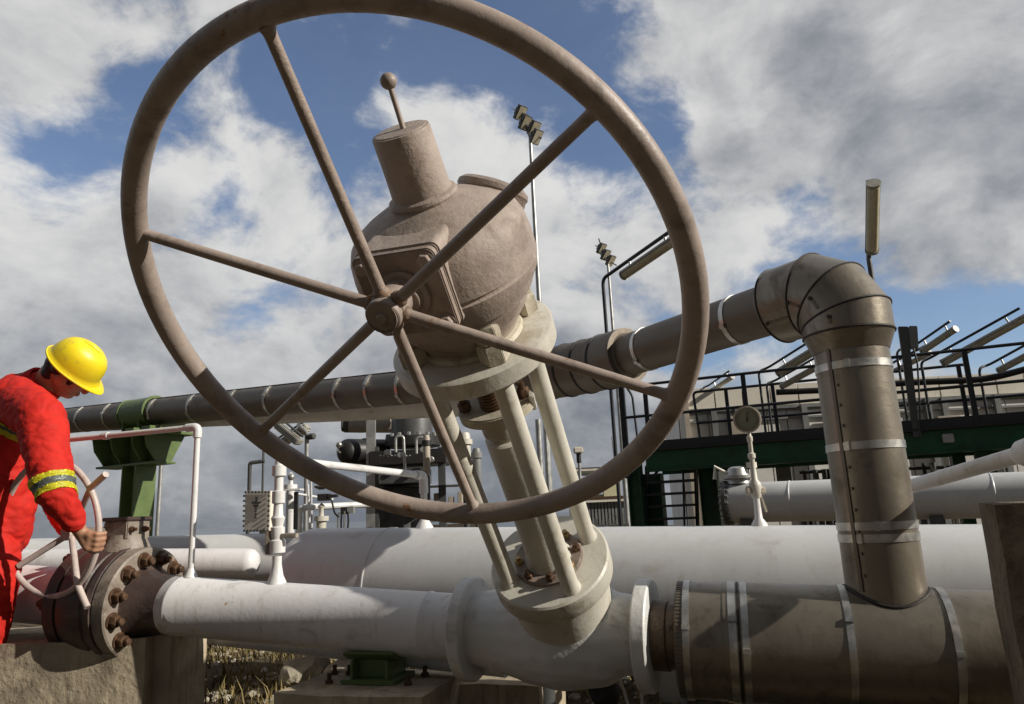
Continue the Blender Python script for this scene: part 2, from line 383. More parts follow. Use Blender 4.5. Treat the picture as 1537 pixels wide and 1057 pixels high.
# the run the valve sits in
W0 = P(230, 906, 3.30); W1 = P(680, 936, 2.88); pd = (W1 - W0).normalized()
V0 = P(840, 950, 2.74); vd = (P(975, 953, 2.62) - P(705, 942, 2.86)).normalized()
nBody = V0
FL = P(708, 943, 2.86); FR = P(972, 953, 2.62)
body = blob('valve_body', [
    [(FL + vd * .02, .135), (FL + vd * .12, .15), (V0 - vd * .08, .185), (V0 + vd * .02, .20), (V0 + vd * .12, .185), (FR - vd * .10, .145), (FR - vd * .02, .125)],
    [(V0, .185), (S(1.56), .18), (S(1.47), .178)]],
    M_body, valve, 0.009, 5)
for px, py, d_ in ((748, 988, 2.72), (912, 992, 2.60)):
    q = P(px, py, d_); f = MB(); f.lathe(q + V((0, .06, .02)), V((.05, -.55, -.55)), [(0, .05), (.05, .046), (.075, .043), (.08, .038), (.08, 0)], 28); f.build('drain_boss', M_body, valve)
for c, dd in ((FL, -1), (FR, 1)):
    f = MB(); f.lathe(c - vd * .026, vd, [(0, .1), (0, .186), (.006, .192), (.046, .192), (.052, .186), (.052, .1)], 56)
    f.build('end_flange', M_body, valve)
f = MB(); f.lathe(FR + vd * .027, vd, [(0, .09), (0, .118), (.05, .118), (.055, .112), (.10, .112), (.10, .05)], 40)
f.build('weld_neck', mat('rusty_neck', (0.13, 0.09, 0.055), 0.5, 0.2, 0.3, 12, rust=((0.03, 0.02, 0.015), 0.5, 14), bump=0.4), valve)
f = MB()
for k in range(14):                            # blind studs sunk in the flange's rear face
    pass
f = MB(); f.lathe(S(1.235), -A, [(0, .06), (0, .205), (.006, .212), (.075, .212), (.085, .205), (.10, .188), (.16, .180), (.26, .178)], 64)
f.build('bonnet_flange', M_cream, valve)
f = MB(); f.lathe(S(1.236), A, [(0, .122), (.012, .122), (.016, .117), (.016, .05)], 48)
f.build('seal_ring', M_taupe_d, valve)
e1 = (V((1, 0, 0)) - A * A.x).normalized(); e2 = A.cross(e1)
def rim_pt(t, r, a): return S(t) + (e1 * math.cos(a) + e2 * math.sin(a)) * r
ROD_A, ROD_R = None, 0.158
best = 1e9
for k in range(90):                            # turn the square of rods to where the photograph has them
    a = math.pi / 2 * k / 90
    q = [pix(rim_pt(1.235, ROD_R, a + i * math.pi / 2)) for i in range(4)]
    e = sum(min((x - X) ** 2 + (y - Y) ** 2 for x, y, _ in q) for X, Y in ((745, 866), (856, 880), (874, 792)))
    if e < best: best, ROD_A = e, a
for i in range(4):
    a = ROD_A + i * math.pi / 2
    r = MB(); r.lathe(rim_pt(1.236, ROD_R, a), A, [(0, 0), (0, .036), (.010, .034), (.016, .0295), (.89, .0295), (.89, 0)], 28)
    rod = r.build('yoke_rod', M_cream, valve)
    for lo, hi, sz in ((.295, .238, .043), (.236, .185, .036)):
        x = MB(); x.hexn(rim_pt(lo + .006, ROD_R + .018, a), A, lo - hi, sz, a); x.build('stud_nut', M_cream_d, valve, .002)
    x = MB(); x.cyl(rim_pt(.19, ROD_R + .018, a), A, .03, .02, 16, .003); x.build('stud_end', M_bolt, valve)
f = MB(); f.lathe(S(.302), -A, [(0, .06), (0, .230), (.005, .238), (.052, .238), (.060, .230), (.060, .06)], 72)
f.build('mounting_flange', M_cream, valve)
f = MB(); f.lathe(S(.30), A, [(0, .155), (.012, .15), (.02, .128), (.07, .118), (.07, .05)], 48)
f.build('mounting_collar', M_cream_d, valve)
f = MB(); f.lathe(S(.363), -A, [(0, .05), (0, .10), (.03, .10), (.04, .07), (.05, .042), (.20, .042), (.20, .02)], 32)
for k in range(12): f.lathe(S(.42 + .011 * k), -A, [(0, .042), (.003, .046), (.008, .046), (.011, .042)], 24)
f.build('stem', M_bolt, valve)
for p0_, p1_, d_ in (((654, 606), (674, 664), 2.20), ((692, 692), (699, 716), 2.34), ((797, 592), (802, 612), 2.17)):
    f = MB(); f.bar(P(*p0_, d_), P(*p1_, d_ + .06), .020, .016, c_right); f.build('stop_lug', M_cream, valve, .003)
# gland plate
gl = MB(); uA, vA, _ = frame(A, V((1, 0, 0)))
poly = []
for k in range(40):
    t = 2 * math.pi * k / 40; poly.append(S(.545) + uA * math.cos(t) * .118 + vA * math.sin(t) * .085)
gl.prism(poly, -A * .035); gl.build('gland_plate', M_cream_d, valve, .004)
for sgn in (-1, 1):
    x = MB(); x.hexn(S(.545) + uA * .092 * sgn, A, .03, .02).cyl(S(.52) + uA * .092 * sgn, A, .03, .011, 12); x.build('gland_nut', M_bolt, valve, .001)
f = MB(); f.lathe(S(.58), -A, [(0, .06), (.0, .066), (.06, .066), (.07, .05), (.13, .05)], 32); f.build('gland_follower', M_cream_d, valve)
f = MB(); f.lathe(S(.665), -A, [(0, .04), (0, .060), (.006, .068), (.40, .070), (.53, .072), (.55, .082), (.575, .088), (.575, 0)], 44)
f.build('stem_housing', M_cream, valve)
for k in range(8):
    a = ROD_A + math.pi / 8 + k * math.pi / 4
    x = MB(); x.hexn(rim_pt(1.222, .103, a), A, .018, .016, a).cyl(rim_pt(1.205, .103, a), A, .012, .009, 12)
    x.build('bonnet_bolt', M_bolt if k % 3 else M_brass, valve, .001)
# gear housing
f = MB(); f.lathe(S(-.138), -A, [(0, .05), (0, .084), (.004, .090), (.012, .092), (.020, .088), (.026, .105), (.033, .132), (.052, .174), (.072, .207), (.095, .228), (.125, .241), (.17, .247), (.218, .248),
    (.222, .242), (.229, .242), (.233, .247), (.258, .240), (.288, .224), (.310, .212), (.314, .202), (.355, .186), (.39, .158), (.425, .137), (.436, .135), (.436, .05)], 80)
f.build('gear_housing', M_cast, valve)
f = MB(); side = nS.cross(A)
f.lathe(S(.03) - nS * .10 + c_right * .075, (A * .80 - nS * .45 + c_right * .36).normalized(), [(0, .10), (.118, .098), (.124, .102), (.136, .100), (.146, .088), (.152, .06), (.150, .03), (.153, 0)], 36)
f.build('housing_cap', M_taupe_d, valve)
f = MB(); f.lathe(S(-.305), -A, [(0, 0), (0, .062), (.001, .066), (.003, .0665), (.004, .0725), (.010, .0745), (.10, .0755), (.165, .078), (.168, .084), (.172, .05)], 48)
f.build('stem_cover', M_cast, valve)
ib = P(583, 122, 1.77); it = P(606, 196, 1.80)
f = MB(); f.tube([it - (ib - it) * .12, ib], .0068, 12).ball(ib, .0205, 20); f.build('position_indicator', M_taupe, valve)
f = MB(); gp = P(622, 331, 1.83); f.lathe(gp + CW(.02, .03, .05), CW(-.25, -.7, -.6), [(0, 0), (0, .022), (.04, .022), (.055, .015), (.058, .010), (.07, .010), (.072, .014), (.085, .014), (.09, .006), (.092, 0)], 20)
f.build('grease_nipple', M_taupe_d, valve)
# input bracket, plates and shaft (square to the wheel shaft)
pc = hubc - nS * .112 - A * .016; sx = nS.cross(A).normalized()
if sx.dot(c_right) < 0: sx = -sx
sy = sx.cross(nS).normalized()
if sy.dot(A) < 0: sy = -sy
def rsq(c, h, r, n=6):
    o_ = []
    for (i, j, a0) in ((1, 1, 0), (-1, 1, 90), (-1, -1, 180), (1, -1, 270)):
        for k in range(n + 1):
            a = R(a0 + 90 * k / n); o_.append(c + sx * (i * (h - r) + r * math.cos(a)) + sy * (j * (h - r) + r * math.sin(a)))
    return o_
f = MB(); f.prism(rsq(pc - nS * .008, .112, .02), -nS * .17); f.build('input_bracket', M_cast, valve, .004)
f = MB(); f.prism(rsq(pc + nS * .018, .110, .02), -nS * .020); cp_ = f.build('cover_plate', M_taupe_d, valve, .003)
f = MB(); f.lathe(pc + nS * .017, nS, [(0, .066), (.010, .066), (.014, .06), (.014, .05), (.03, .046), (.034, .04), (.034, .0)], 36); f.build('bearing_boss', M_taupe_d, valve)
for i in (-1, 1):
    for j in (-1, 1):
        f = MB(); c_ = pc + nS * .018 + sx * .083 * i + sy * .083 * j
        f.cyl(c_, nS, .003, .022, 20).hexn(c_ + nS * .002, nS, .014, .0175, .3 * i + j); f.build('plate_bolt', M_taupe, valve, .001)
f = MB(); f.lathe(pc + nS * .03, (hubc - pc).normalized(), [(0, .033), (.06, .035), (.085, .038), (.125, .038)], 32); f.build('input_shaft', M_taupe, valve)
# handwheel: rim, hub, six spokes
wheel_u, wheel_v, _ = frame(nW, c_right)
f = MB(); f.tube([cW + (wheel_u * math.cos(t) + wheel_v * math.sin(t)) * RW for t in [2 * math.pi * k / 128 for k in range(128)]], rW, 24, closed=True)
hw = f.build('handwheel', M_taupe, valve); hw['label'] = 'taupe painted round rim with six straight spokes'
f = MB(); f.lathe(hubc - nW * .052, nW, [(0, 0), (0, .040), (.03, .044), (.062, .044), (.066, .040), (.072, .040), (.074, .0425), (.088, .042), (.091, .039), (.091, .014), (.097, .013), (.100, .010), (.100, 0)], 36)
f.build('hub', M_taupe, hw)
for px, py in ((403, 45), (890, 170), (998, 592), (708, 756), (395, 645), (213, 350)):
    e = H(px, py, cW, nW); d_ = (e - hubc).normalized(); Lr = (e - hubc).length + .006
    f = MB(); f.lathe(hubc + d_ * .030, d_, [(0, 0), (0, .0155), (.02, .0140), (Lr - .05, .0130), (Lr - .042, .0138), (Lr - .030, .0185), (Lr - .026, 0)], 20)
    f.build('spoke', M_taupe_d if (px, py) in ((403, 45),) else M_taupe, hw)
    f = MB(); f.lathe(hubc + d_ * .036, d_, [(0, .014), (.003, .0195), (.009, .0205), (.015, .0175), (.019, .0145)], 20)
    f.build('weld_bead', M_weld, hw)

# ------------------------------------------------------------------ the white run left of the valve
pl = (FL - W0).normalized(); WL = (FL - W0).length
def Wp(s_): return W0 + pl * s_
run = thing('white_pipe', 'long white painted pipe running from brown ball valve to the big gate valve', 'pipe', Wp(.6) - Z(.14))
f = MB(); prof = [(.0, .08), (.0, .120), (.03, .125)]
for w_ in (.16, WL - .18): prof += [(w_ - .010, .125), (w_ - .004, .1285), (w_ + .004, .1285), (w_ + .010, .125)]
prof += [(WL - .10, .125), (WL - .06, .124), (WL - .03, .124)]
f.lathe(W0, pl, prof, 56); f.build('pipe_wall', M_white, run)
f = MB(); f.lathe(Wp(-.036), pl, [(0, .06), (0, .165), (.03, .150), (.07, .134), (.11, .1275), (.15, .1265), (.15, .12)], 48); f.build('weld_neck', M_brown, run)

# brown ball valve
BV = Wp(-.035)                                   # right flange face
bv = thing('ball_valve', 'dark brown ball valve with ring of rusty bolts beside the worker', 'valve', BV - pl * .22 - Z(.25))
f = MB(); f.lathe(BV, -pl, [(0, .10), (0, .236), (.006, .243), (.065, .243), (.07, .238)], 64); f.build('bolted_flange', M_bface, bv)
f = MB(); f.lathe(BV - pl * .068, -pl, [(0, .246), (.004, .250), (.03, .250), (.034, .242), (.055, .242), (.06, .248), (.10, .250), (.17, .246), (.20, .238), (.205, .1)], 64)
bvb = f.build('valve_body', M_brown, bv)
f = MB(); f.lathe(BV - pl * .275, -pl, [(0, .14), (0, .243), (.06, .243), (.065, .235), (.075, .16), (.14, .128), (.16, .1)], 56); f.build('rear_flange', M_brown, bv)
uB, vB, _ = frame(pl)
for k in range(12):
    a = R(15 + 30 * k); c_ = BV + (uB * math.cos(a) + vB * math.sin(a)) * .196
    f = MB(); f.cyl(c_, pl, .006, .036, 18).hexn(c_ + pl * .006, pl, .030, .028, a).cyl(c_ + pl * .036, pl, .022, .0155, 14, .003)
    f.build('flange_bolt', M_brass if k == 7 else M_bolt, bv, .0015)
for k in range(6):
    a = R(30 + 60 * k); c_ = BV - pl * .34 + (uB * math.cos(a) + vB * math.sin(a)) * .21
    f = MB(); f.hexn(c_, -pl, .03, .03, a).cyl(c_ - pl * .02, -pl, .03, .016, 12); f.build('rear_bolt', M_bolt, bv, .0015)
tb = BV - pl * .14; fx = V((pl.x, pl.y, 0)).normalized(); fy = UP.cross(fx)
f = MB(); f.lathe(tb + Z(.22), UP, [(0, .11), (.03, .10), (.06, .085), (.075, .085), (.075, 0)], 32); f.build('neck', M_bface, bv)
f = MB(); f.box(tb + Z(.315), fx * .068, fy * .07, Z(.042)); gb = f.build('gear_block', M_bface, bv, .005)
f = MB(); f.box(tb + Z(.366), fx * .074, fy * .078, Z(.009)); f.build('block_cap', M_brown, bv, .004)
for i in (-.05, .03):
    f = MB(); f.hexn(tb + Z(.318) + fx * .068 + fy * i, fx, .02, .014).cyl(tb + Z(.318) + fx * .083 + fy * i, fx, .02, .008, 10); f.build('block_bolt', M_bolt, bv, .001)
# its small pale handwheel
hn = CW(-.367, -.064, -.928).normalized(); hc = P(75.3, 792, 3.22); hr_ = .0917 * 3.22
sw_u, sw_v, _ = frame(hn)
f = MB(); f.tube([hc + (sw_u * math.cos(t) + sw_v * math.sin(t)) * hr_ for t in [2 * math.pi * k / 72 for k in range(72)]], .0135, 14, closed=True)
sw = f.build('handwheel', M_pink, bv); sw['label'] = 'pale thin handwheel with bent spokes'
hh = P(107, 800, 3.22 + .09)
for (x, y), tip in (((136, 733), (159, 712)), ((116, 876), (131, 912)), ((29, 849), None)):
    e = H(x, y, hc, hn); pts = [hh, e + (e - hh).normalized() * .004]
    if tip: pts.append(P(tip[0], tip[1], (e - CAM).dot(fwd) - .05))
    f = MB(); f.tube(fillet(pts, .02, 4), .0135, 14); f.build('spoke', M_pink, sw)
f = MB(); f.lathe(hh - hn * .03, hn, [(0, 0), (0, .03), (.06, .03), (.06, 0)], 20); f.build('hub', M_pink, sw)
f = MB(); f.tube([hh - hn * .01, tb + Z(.315)], .02, 14); f.build('drive_shaft', M_bface, bv)

# the run beyond the ball valve, behind the worker
f = MB(); q0 = BV - pl * .42; f.lathe(q0, -pl, [(0, .05), (0, .128), (.02, .131), (2.6, .131), (2.6, 0)], 48)
tag(f.build('white_pipe', M_white), 'white pipe running out of frame behind the red worker and brown valve', 'pipe')
# thin drain line under the run
f = MB(); f.tube([P(180, 942, 3.66), P(354, 961, 3.40), P(600, 988, 3.05), P(760, 1004, 2.86)], .032, 24)
tag(f.build('drain_pipe', M_white), 'thin grey white drain pipe just under the long white pipe', 'pipe')

# green saddle and the concrete blocks
sd = pl.copy(); sdh = V((sd.x, sd.y, 0)).normalized(); sdn = V((-sdh.y, sdh.x, 0))
sp = P(566, 985, 2.93)
sad = thing('pipe_saddle', 'small dark green steel saddle propping the white pipe on a concrete block', 'pipe support', V((sp.x, sp.y, P(566, 1018, 2.93).z)))
zb = P(566, 1016, 2.90).z; zt = P(566, 962, 2.90).z
cs = V((sp.x, sp.y, 0)) + sdn * .06
f = MB()
poly = []
ax = W0 + pl * ((cs - W0).dot(sdh)); axz = ax.z
for k in range(13):
    a = R(-130 + 80 * k / 12); poly.append(V((ax.x, ax.y, 0)) + sdn * (.145 * math.cos(a)) + Z(axz + .145 * math.sin(a)) - sdh * .11)
for k in range(12, -1, -1):
    a = R(-130 + 80 * k / 12); poly.append(V((ax.x, ax.y, 0)) + sdn * (.133 * math.cos(a)) + Z(axz + .133 * math.sin(a)) - sdh * .11)
f.prism(poly, sdh * .22); f.build('cradle', M_green, sad, .002)
ac = V((ax.x, ax.y, 0))
f = MB(); zc_ = axz - .138
for o_ in (-.075, .075): f.box(ac + sdh * o_ + Z((zc_ + zb) / 2), sdh * .006, sdn * .085, Z((zc_ - zb) / 2))
f.box(ac + Z((zc_ + zb) / 2) - sdn * .03, sdh * .07, sdn * .006, Z((zc_ - zb) / 2)); f.build('web', M_green, sad, .002)
f = MB(); f.box(ac + Z(zb - .008), sdh * .115, sdn * .10, Z(.008)); f.build('base_plate', M_green, sad, .002)
zb -= .017
def block(name, label, c, hx, hy, z0, z1, material, ax_=None, cham=.03, cat='concrete block', group=None):
    ax_ = ax_ or sdh; ay_ = V((-ax_.y, ax_.x, 0)); s_ = MB()
    rr_ = random.Random(int(abs(c.x * 991 + c.y * 77)))
    vs = {}
    nx, ny, nz = max(2, int(hx / .06)), max(2, int(hy / .06)), max(2, int((z1 - z0) / .1))
    b = s_.b
    s_.box(V((c.x, c.y, (z0 + z1) / 2)), ax_ * hx, ay_ * hy, Z((z1 - z0) / 2))
    es = [e for e in b.edges if e.calc_face_angle(0) > .6 and (e.verts[0].co.z + e.verts[1].co.z) / 2 > (z0 + z1) / 2 - .01]
    bmesh.ops.bevel(b, geom=es, offset=cham, segments=1, affect='EDGES')
    bmesh.ops.subdivide_edges(b, edges=b.edges[:], cuts=5, use_grid_fill=True)
    from mathutils import noise as mn
    for v in b.verts:
        q = mn.noise_vector(v.co * 9) * .006 + mn.noise_vector(v.co * 28) * .003
        v.co += q
    bmesh.ops.recalc_face_normals(b, faces=b.faces[:])
    return tag(link(name, b, material, None, 30), label, cat, group)
block('concrete_block', 'broad low concrete footing with chipped edges under the green saddle', ac - sdn * .03, .30, .235, -.05, zb, M_conc, cham=.035)
b2 = P(742, 1030, 3.02)
block('concrete_block', 'second concrete footing with sunlit chamfer, half under the gate valve body', V((b2.x, b2.y, 0)) + sdn * .10, .22, .22, -.05, P(742, 1018, 3.02).z, M_conc, cham=.04)
st = MB()
for k in range(5):
    q = ac + sdh * (.17 if k % 2 else -.17) * (1 if k < 4 else 1.4) + sdn * (.07 if k // 2 else -.09) + Z(zb - .01)
    x = MB(); x.cyl(q, UP, .05, .009, 10, .002).hexn(q + Z(.012), UP, .014, .016); tag(x.build('anchor_bolt', M_bolt), ['short dark anchor bolt standing on the broad footing, front end near grass', 'short dark anchor bolt on the broad footing right of the green saddle', 'dark anchor bolt behind saddle towards the grass', 'dark anchor bolt on the footing behind the saddle on its right', 'outermost dark anchor bolt on the broad footing'][k], 'bolt', 'anchor bolts on the footing')
# left plinth under the ball valve
lz = P(60, 955, 3.2).z
lc = BV - pl * .30
block('concrete_plinth', 'long concrete plinth carrying the brown ball valve with sunlit streaked front', V((lc.x - .25, lc.y + .10, 0)), .60, .30, -.05, P(110, 962, 3.2).z, M_conc, V((1, 0, 0)), cham=.02)
pr = P(252, 1000, 3.22)
block('concrete_pier', 'narrow concrete pier at right end of the plinth under the pipe', V((pr.x, pr.y, 0)) + sdn * .07, .070, .09, -.05, P(252, 952, 3.22).z, M_conc, cham=.012)
# rubble
def rubble(px, py, d, r, label):
    s_ = MB(); c_ = P(px, py, d); bmesh.ops.create_icosphere(s_.b, subdivisions=3, radius=r, matrix=Matrix.Translation(c_) @ Matrix.Diagonal((1.3, 1, .8, 1)))
    from mathutils import noise as mn
    for v in s_.b.verts: v.co += mn.noise_vector(v.co * 6) * r * .5 + mn.noise_vector(v.co * 20) * r * .12
    tag(link('stone', s_.b, M_stone, None, 25), label, 'stone', 'stones under the pipes')
rubble(458, 1006, 3.9, .11, 'larger pale sunlit lump of rubble beside the broad footing')
rubble(520, 1010, 3.8, .085, 'pale rubble piece directly left of the saddle web')
rubble(335, 1012, 4.6, .06, 'small stone lying in the grass under the long pipe')
# dark wall stub at the right edge
rw = P(1490, 760, 1.95)
rwn = V((1, -.42, 0)).normalized()
block('concrete_post', 'rough brown stained concrete post at the right edge before the pipe', V((rw.x, rw.y, 0)) + rwn * .30 + V((.39, .92, 0)) * .10, .30, .12, -.05, P(1478, 757, 1.95).z, M_conc_d, rwn, .012, 'concrete post')

# ------------------------------------------------------------------ insulated pipe
G0 = P(1018, 958, 2.60); G1 = P(1420, 978, 2.36); gd = (G1 - G0).normalized()
def Gp(px):                                     # point of the header's axis at a pixel column
    best = None
    for k in range(400):
        q = G0 + gd * (-.1 + k * .005); x = pix(q)[0]
        if best is None or abs(x - px) < best[0]: best = (abs(x - px), q)
    return best[1]
ins = thing('insulated_pipe', 'brown metal clad insulated pipe with tall riser, mitred elbow and steel straps', 'pipe', G0 - Z(.2))
HR = .192
def strap(c, d, r, w=.028, mt=None, buckle=True):
    f = MB(); f.lathe(c - d * w / 2, d, [(0, r - .002), (0, r + .003), (w, r + .003), (w, r - .002)], 56)
    o = f.build('strap', mt or M_strap, ins)
    if buckle:
        u, v, _ = frame(d); bdir = (CAM - c); bdir = (bdir - d * bdir.dot(d)).normalized(); bdir = (bdir + d.cross(bdir) * random.uniform(-.5, .5)).normalized()
        f = MB(); f.box(c + bdir * (r + .006), bdir * .005, d * (w * .58), d.cross(bdir) * .009); f.build('buckle', mt or M_strap, o, .0015)
    return o
f = MB(); Lh = (G1 - G0).length + .55
prof = [(0, .10), (0, HR - .012), (.012, HR)]
for i in range(1, 44):
    pass
f.lathe(G0, gd, [(0, .10), (.0, HR - .016), (.010, HR), (.16, HR), (.161, HR + .003), (.55, HR + .003), (.551, HR), (Lh, HR), (Lh, .1)], 72)
f.build('header_cladding', M_insul, ins)
f = MB()
for k in range(90):                              # crimped end collar
    a = 2 * math.pi * k / 90; u, v, _ = frame(gd); rdir = u * math.cos(a) + v * math.sin(a)
    f.box(G0 + gd * .022 + rdir * (HR - .001), gd * .016, rdir * .003, gd.cross(rdir) * .0042)
f.build('crimped_collar', M_insul_d, ins)
for px in (1036, 1102, 1120, 1268, 1418): strap(Gp(px), gd, HR + .003, .022 if px != 1102 else .025)
f = MB(); f.lathe(Gp(1111) - gd * .004, gd, [(0, HR), (0, HR + .005), (.008, HR + .005), (.008, HR)], 56); f.build('seam', M_seam, ins)
RB = Gp(1343); RR = .124
top_z = P(1290, 438, 2.95).z
K1 = V((RB.x, RB.y, 0)) + Z(0)
# choose the corner height by the pixel row of the elbow
for k in range(300):
    q = V((RB.x, RB.y, RB.z + k * .005))
    if pix(q)[1] < 430: break
K1 = q; dK = pix(K1)[2]
K2 = P(873, 556, 4.05); K2.z = K1.z - .0
for k in range(200):                             # level run: slide along the sight line until heights agree
    t_ = 3.0 + k * .01; q = P(873, 556, t_)
    if q.z >= K1.z - .02: K2 = q; break
print('elbows', pix(K1), K1, pix(K2), K2)
r1 = (K2 - K1).normalized(); R1 = .103; RE = .152; bend = .165
def Rz(py):
    for k in range(600):
        q = V((RB.x, RB.y, RB.z + k * .003))
        if pix(q)[1] < py: return q
f = MB(); zr = K1 - Z(bend + .075)
f.lathe(RB, UP, [(.10, RR), (zr.z - RB.z, RR)], 56); f.build('riser_cladding', M_insul, ins)
# saddle joint where the riser meets the header
u1 = gd.copy(); u1.z = 0; u1.normalize(); v1 = UP.cross(u1); ring = []
for k in range(64):
    a = 2 * math.pi * k / 64; x_, y_ = math.cos(a) * (RR + .004), math.sin(a) * (RR + .004)
    ring.append(V((RB.x, RB.y, RB.z)) + u1 * x_ + v1 * y_ + Z(math.sqrt(max(0, HR ** 2 - y_ ** 2)) + .002) + Z(gd.z * x_))
f = MB(); f.tube(ring, .006, 8, closed=True); f.build('saddle_joint', M_seam, ins)
sdir = -(V((c_right.x, c_right.y, 0)).normalized()) * .86 + V((0, -.5, 0))
sdir = sdir.normalized()
f = MB(); f.bar(V((RB.x, RB.y, RB.z + .19)) + sdir * (RR + .002), V((RB.x, RB.y, zr.z)) + sdir * (RR + .002), .012, .006, sdir)
for k in range(10): f.cyl(V((RB.x, RB.y, RB.z + .24 + .07 * k)) + sdir * RR + UP.cross(sdir) * .016, sdir, .006, .005, 8)
f.build('lap_seam', M_insul_d, ins)
for py in (553, 671, 789, 806): strap(Rz(py), UP, RR, .026)
# reducer collar and mitred elbow
c0 = K1 - Z(bend); c1 = K1 + r1 * bend
f = MB(); f.lathe(zr, UP, [(-.01, RR + .002), (.055, RE), (.06, RE + .002)], 56); f.build('reducer', M_insul, ins)
f = MB(); f.tube([V((RB.x, RB.y, zr.z + .055)), c0], RE, 48)
ev = r1; steps = 3
cen = K1 - Z(bend) + r1 * bend
pts = [V((RB.x, RB.y, zr.z + .055))]
for k in range(steps + 1):
    a = math.pi / 2 * k / steps
    pts.append(cen - r1 * (bend * math.cos(a)) + Z(bend * math.sin(a)))
pts.append(K1 + r1 * (bend + .10))
f.b.free(); 
# each gore is its own piece of sheet, cut on the mitre planes
def gore(p, q, n0, n1, r, mtl, name='elbow_gore'):
    s_ = MB(); d = (q - p).normalized(); u, v, _ = frame(d, UP if abs(d.z) < .9 else r1); A_, B_ = [], []
    for k in range(56):
        a = 2 * math.pi * k / 56; o_ = (u * math.cos(a) + v * math.sin(a)) * r
        A_.append(p + o_ + d * ((-o_).dot(n0) / d.dot(n0))); B_.append(q + o_ + d * ((-o_).dot(n1) / d.dot(n1)))
    va = [s_.b.verts.new(x) for x in A_]; vb = [s_.b.verts.new(x) for x in B_]; s_.skin(va, vb)
    return s_.build(name, mtl, ins), A_, B_
mids = [pts[0]] + pts[1:-1] + [pts[-1]]
node = [pts[0]]
for k in range(steps):
    a = math.pi / 2 * (k + .5) / steps; rad = bend / math.cos(math.pi / 4 / steps)
    node.append(cen - r1 * (rad * math.cos(a)) + Z(rad * math.sin(a)))
node.append(pts[-1])
norms = [UP]
for k in range(1, len(node) - 1):
    norms.append(((node[k] - node[k - 1]).normalized() + (node[k + 1] - node[k]).normalized()).normalized())
norms.append(r1)
for k in range(len(node) - 1):
    rr_ = RE if k < len(node) - 2 else RE - .004
    o, A_, B_ = gore(node[k], node[k + 1], norms[k], norms[k + 1], rr_, M_insul)
    for loop in ([A_] if k == 0 else []) + [B_]:
        f = MB(); f.tube(loop, .0042, 8, closed=True); f.build('seam', M_seam, ins)
    # lap screws along the joint
    d = (node[k + 1] - node[k]).normalized(); tow = (CAM - (node[k] + node[k + 1]) / 2); tow = (tow - d * tow.dot(d)).normalized()
    tow = (tow + d.cross(tow) * -.35).normalized()
    f = MB(); f.bar(node[k] + tow * (rr_ + .0015) + d * .02, node[k + 1] + tow * (rr_ + .0015) - d * .02, .010, .004, tow); f.build('lap_seam', M_insul_d, ins)
    f = MB(); f.cyl(node[k + 1] + tow * rr_ - d * .02, tow, .008, .007, 10); f.build('lap_screw', M_seam, ins)
f = MB(); f.lathe(pts[-1] - r1 * .002, r1, [(0, RE - .003), (.02, R1 + .02), (.05, R1)], 48); f.build('reducer', M_insul, ins)
f = MB(); f.lathe(pts[-1], r1, [(.0, R1), ((K2 - pts[-1]).length - .25, R1)], 48); f.build('run_cladding', M_insul_d, ins)
def at_px(a, b, px):
    best = None
    for k in range(1001):
        q = a + (b - a) * (k / 1000); x = pix(q)[0]
        if best is None or abs(x - px) < best[0]: best = (abs(x - px), q)
    return best[1]
for px in (1107, 972, 925): strap(at_px(K1, K2, px), r1, R1, .022)
# far elbow and the long run to the left
K3 = P(110, 631, 6.0)
r2 = (K3 - K2).normalized()
for k in range(4):
    pass
e0 = K2 - r1 * .36; e1_ = K2 + r2 * .30
f = MB(); nseg = 5; ep = []
for k in range(nseg + 1):
    t = k / nseg; ep.append(e0 * (1 - t) ** 2 + K2 * 2 * t * (1 - t) + e1_ * t * t)
f.lathe(e0 - r1 * .03, r1, [(0, R1), (.03, .14)], 40); f.build('reducer', M_insul_d, ins)
for k in range(nseg):
    f = MB(); d = (ep[k + 1] - ep[k]).normalized(); f.lathe(ep[k] - d * .02, d, [(0, .05), (0, .140), ((ep[k + 1] - ep[k]).length + .04, .143), ((ep[k + 1] - ep[k]).length + .04, .05)], 40)
    f.build('elbow_gore', M_insul_d, ins)
    f = MB(); f.lathe(ep[k + 1] - d * .005, d, [(0, .13), (0, .147), (.010, .147), (.010, .13)], 40); f.build('seam', M_seam, ins)
f = MB(); f.lathe(e1_ - r2 * .05, r2, [(0, .13), (.04, R1), ((K3 - e1_).length + 1.2, R1)], 44); f.build('run_cladding', M_insul_d, ins)
for px in (131, 172, 240, 298, 360, 412, 465, 516, 563, 609): strap(at_px(K2, K3 + r2, px), r2, R1, .020)
# lap seam line along the long run
tw = (CAM - (K2 + K3) / 2); tw = (tw - r2 * tw.dot(r2)).normalized(); tw = (tw * .35 + UP * .94).normalized(); tw = (tw - r2 * tw.dot(r2)).normalized()
f = MB(); f.bar(e1_ + tw * R1 + r2 * .1, K3 + r2 * .9 + tw * R1, .014, .008, tw); f.build('lap_seam', M_seam, ins)

# cream pipe just behind and under the long run
f = MB(); c0_ = P(730, 600, 4.62); c1_ = P(300, 622, 5.75); f.tube([c0_ + (c0_ - c1_).normalized() * .02, c1_ + (c1_ - c0_).normalized() * 2.5], .10, 40)
tag(f.build('cream_pipe', M_cream), 'bare cream pipe running close beneath the long insulated pipe', 'pipe')

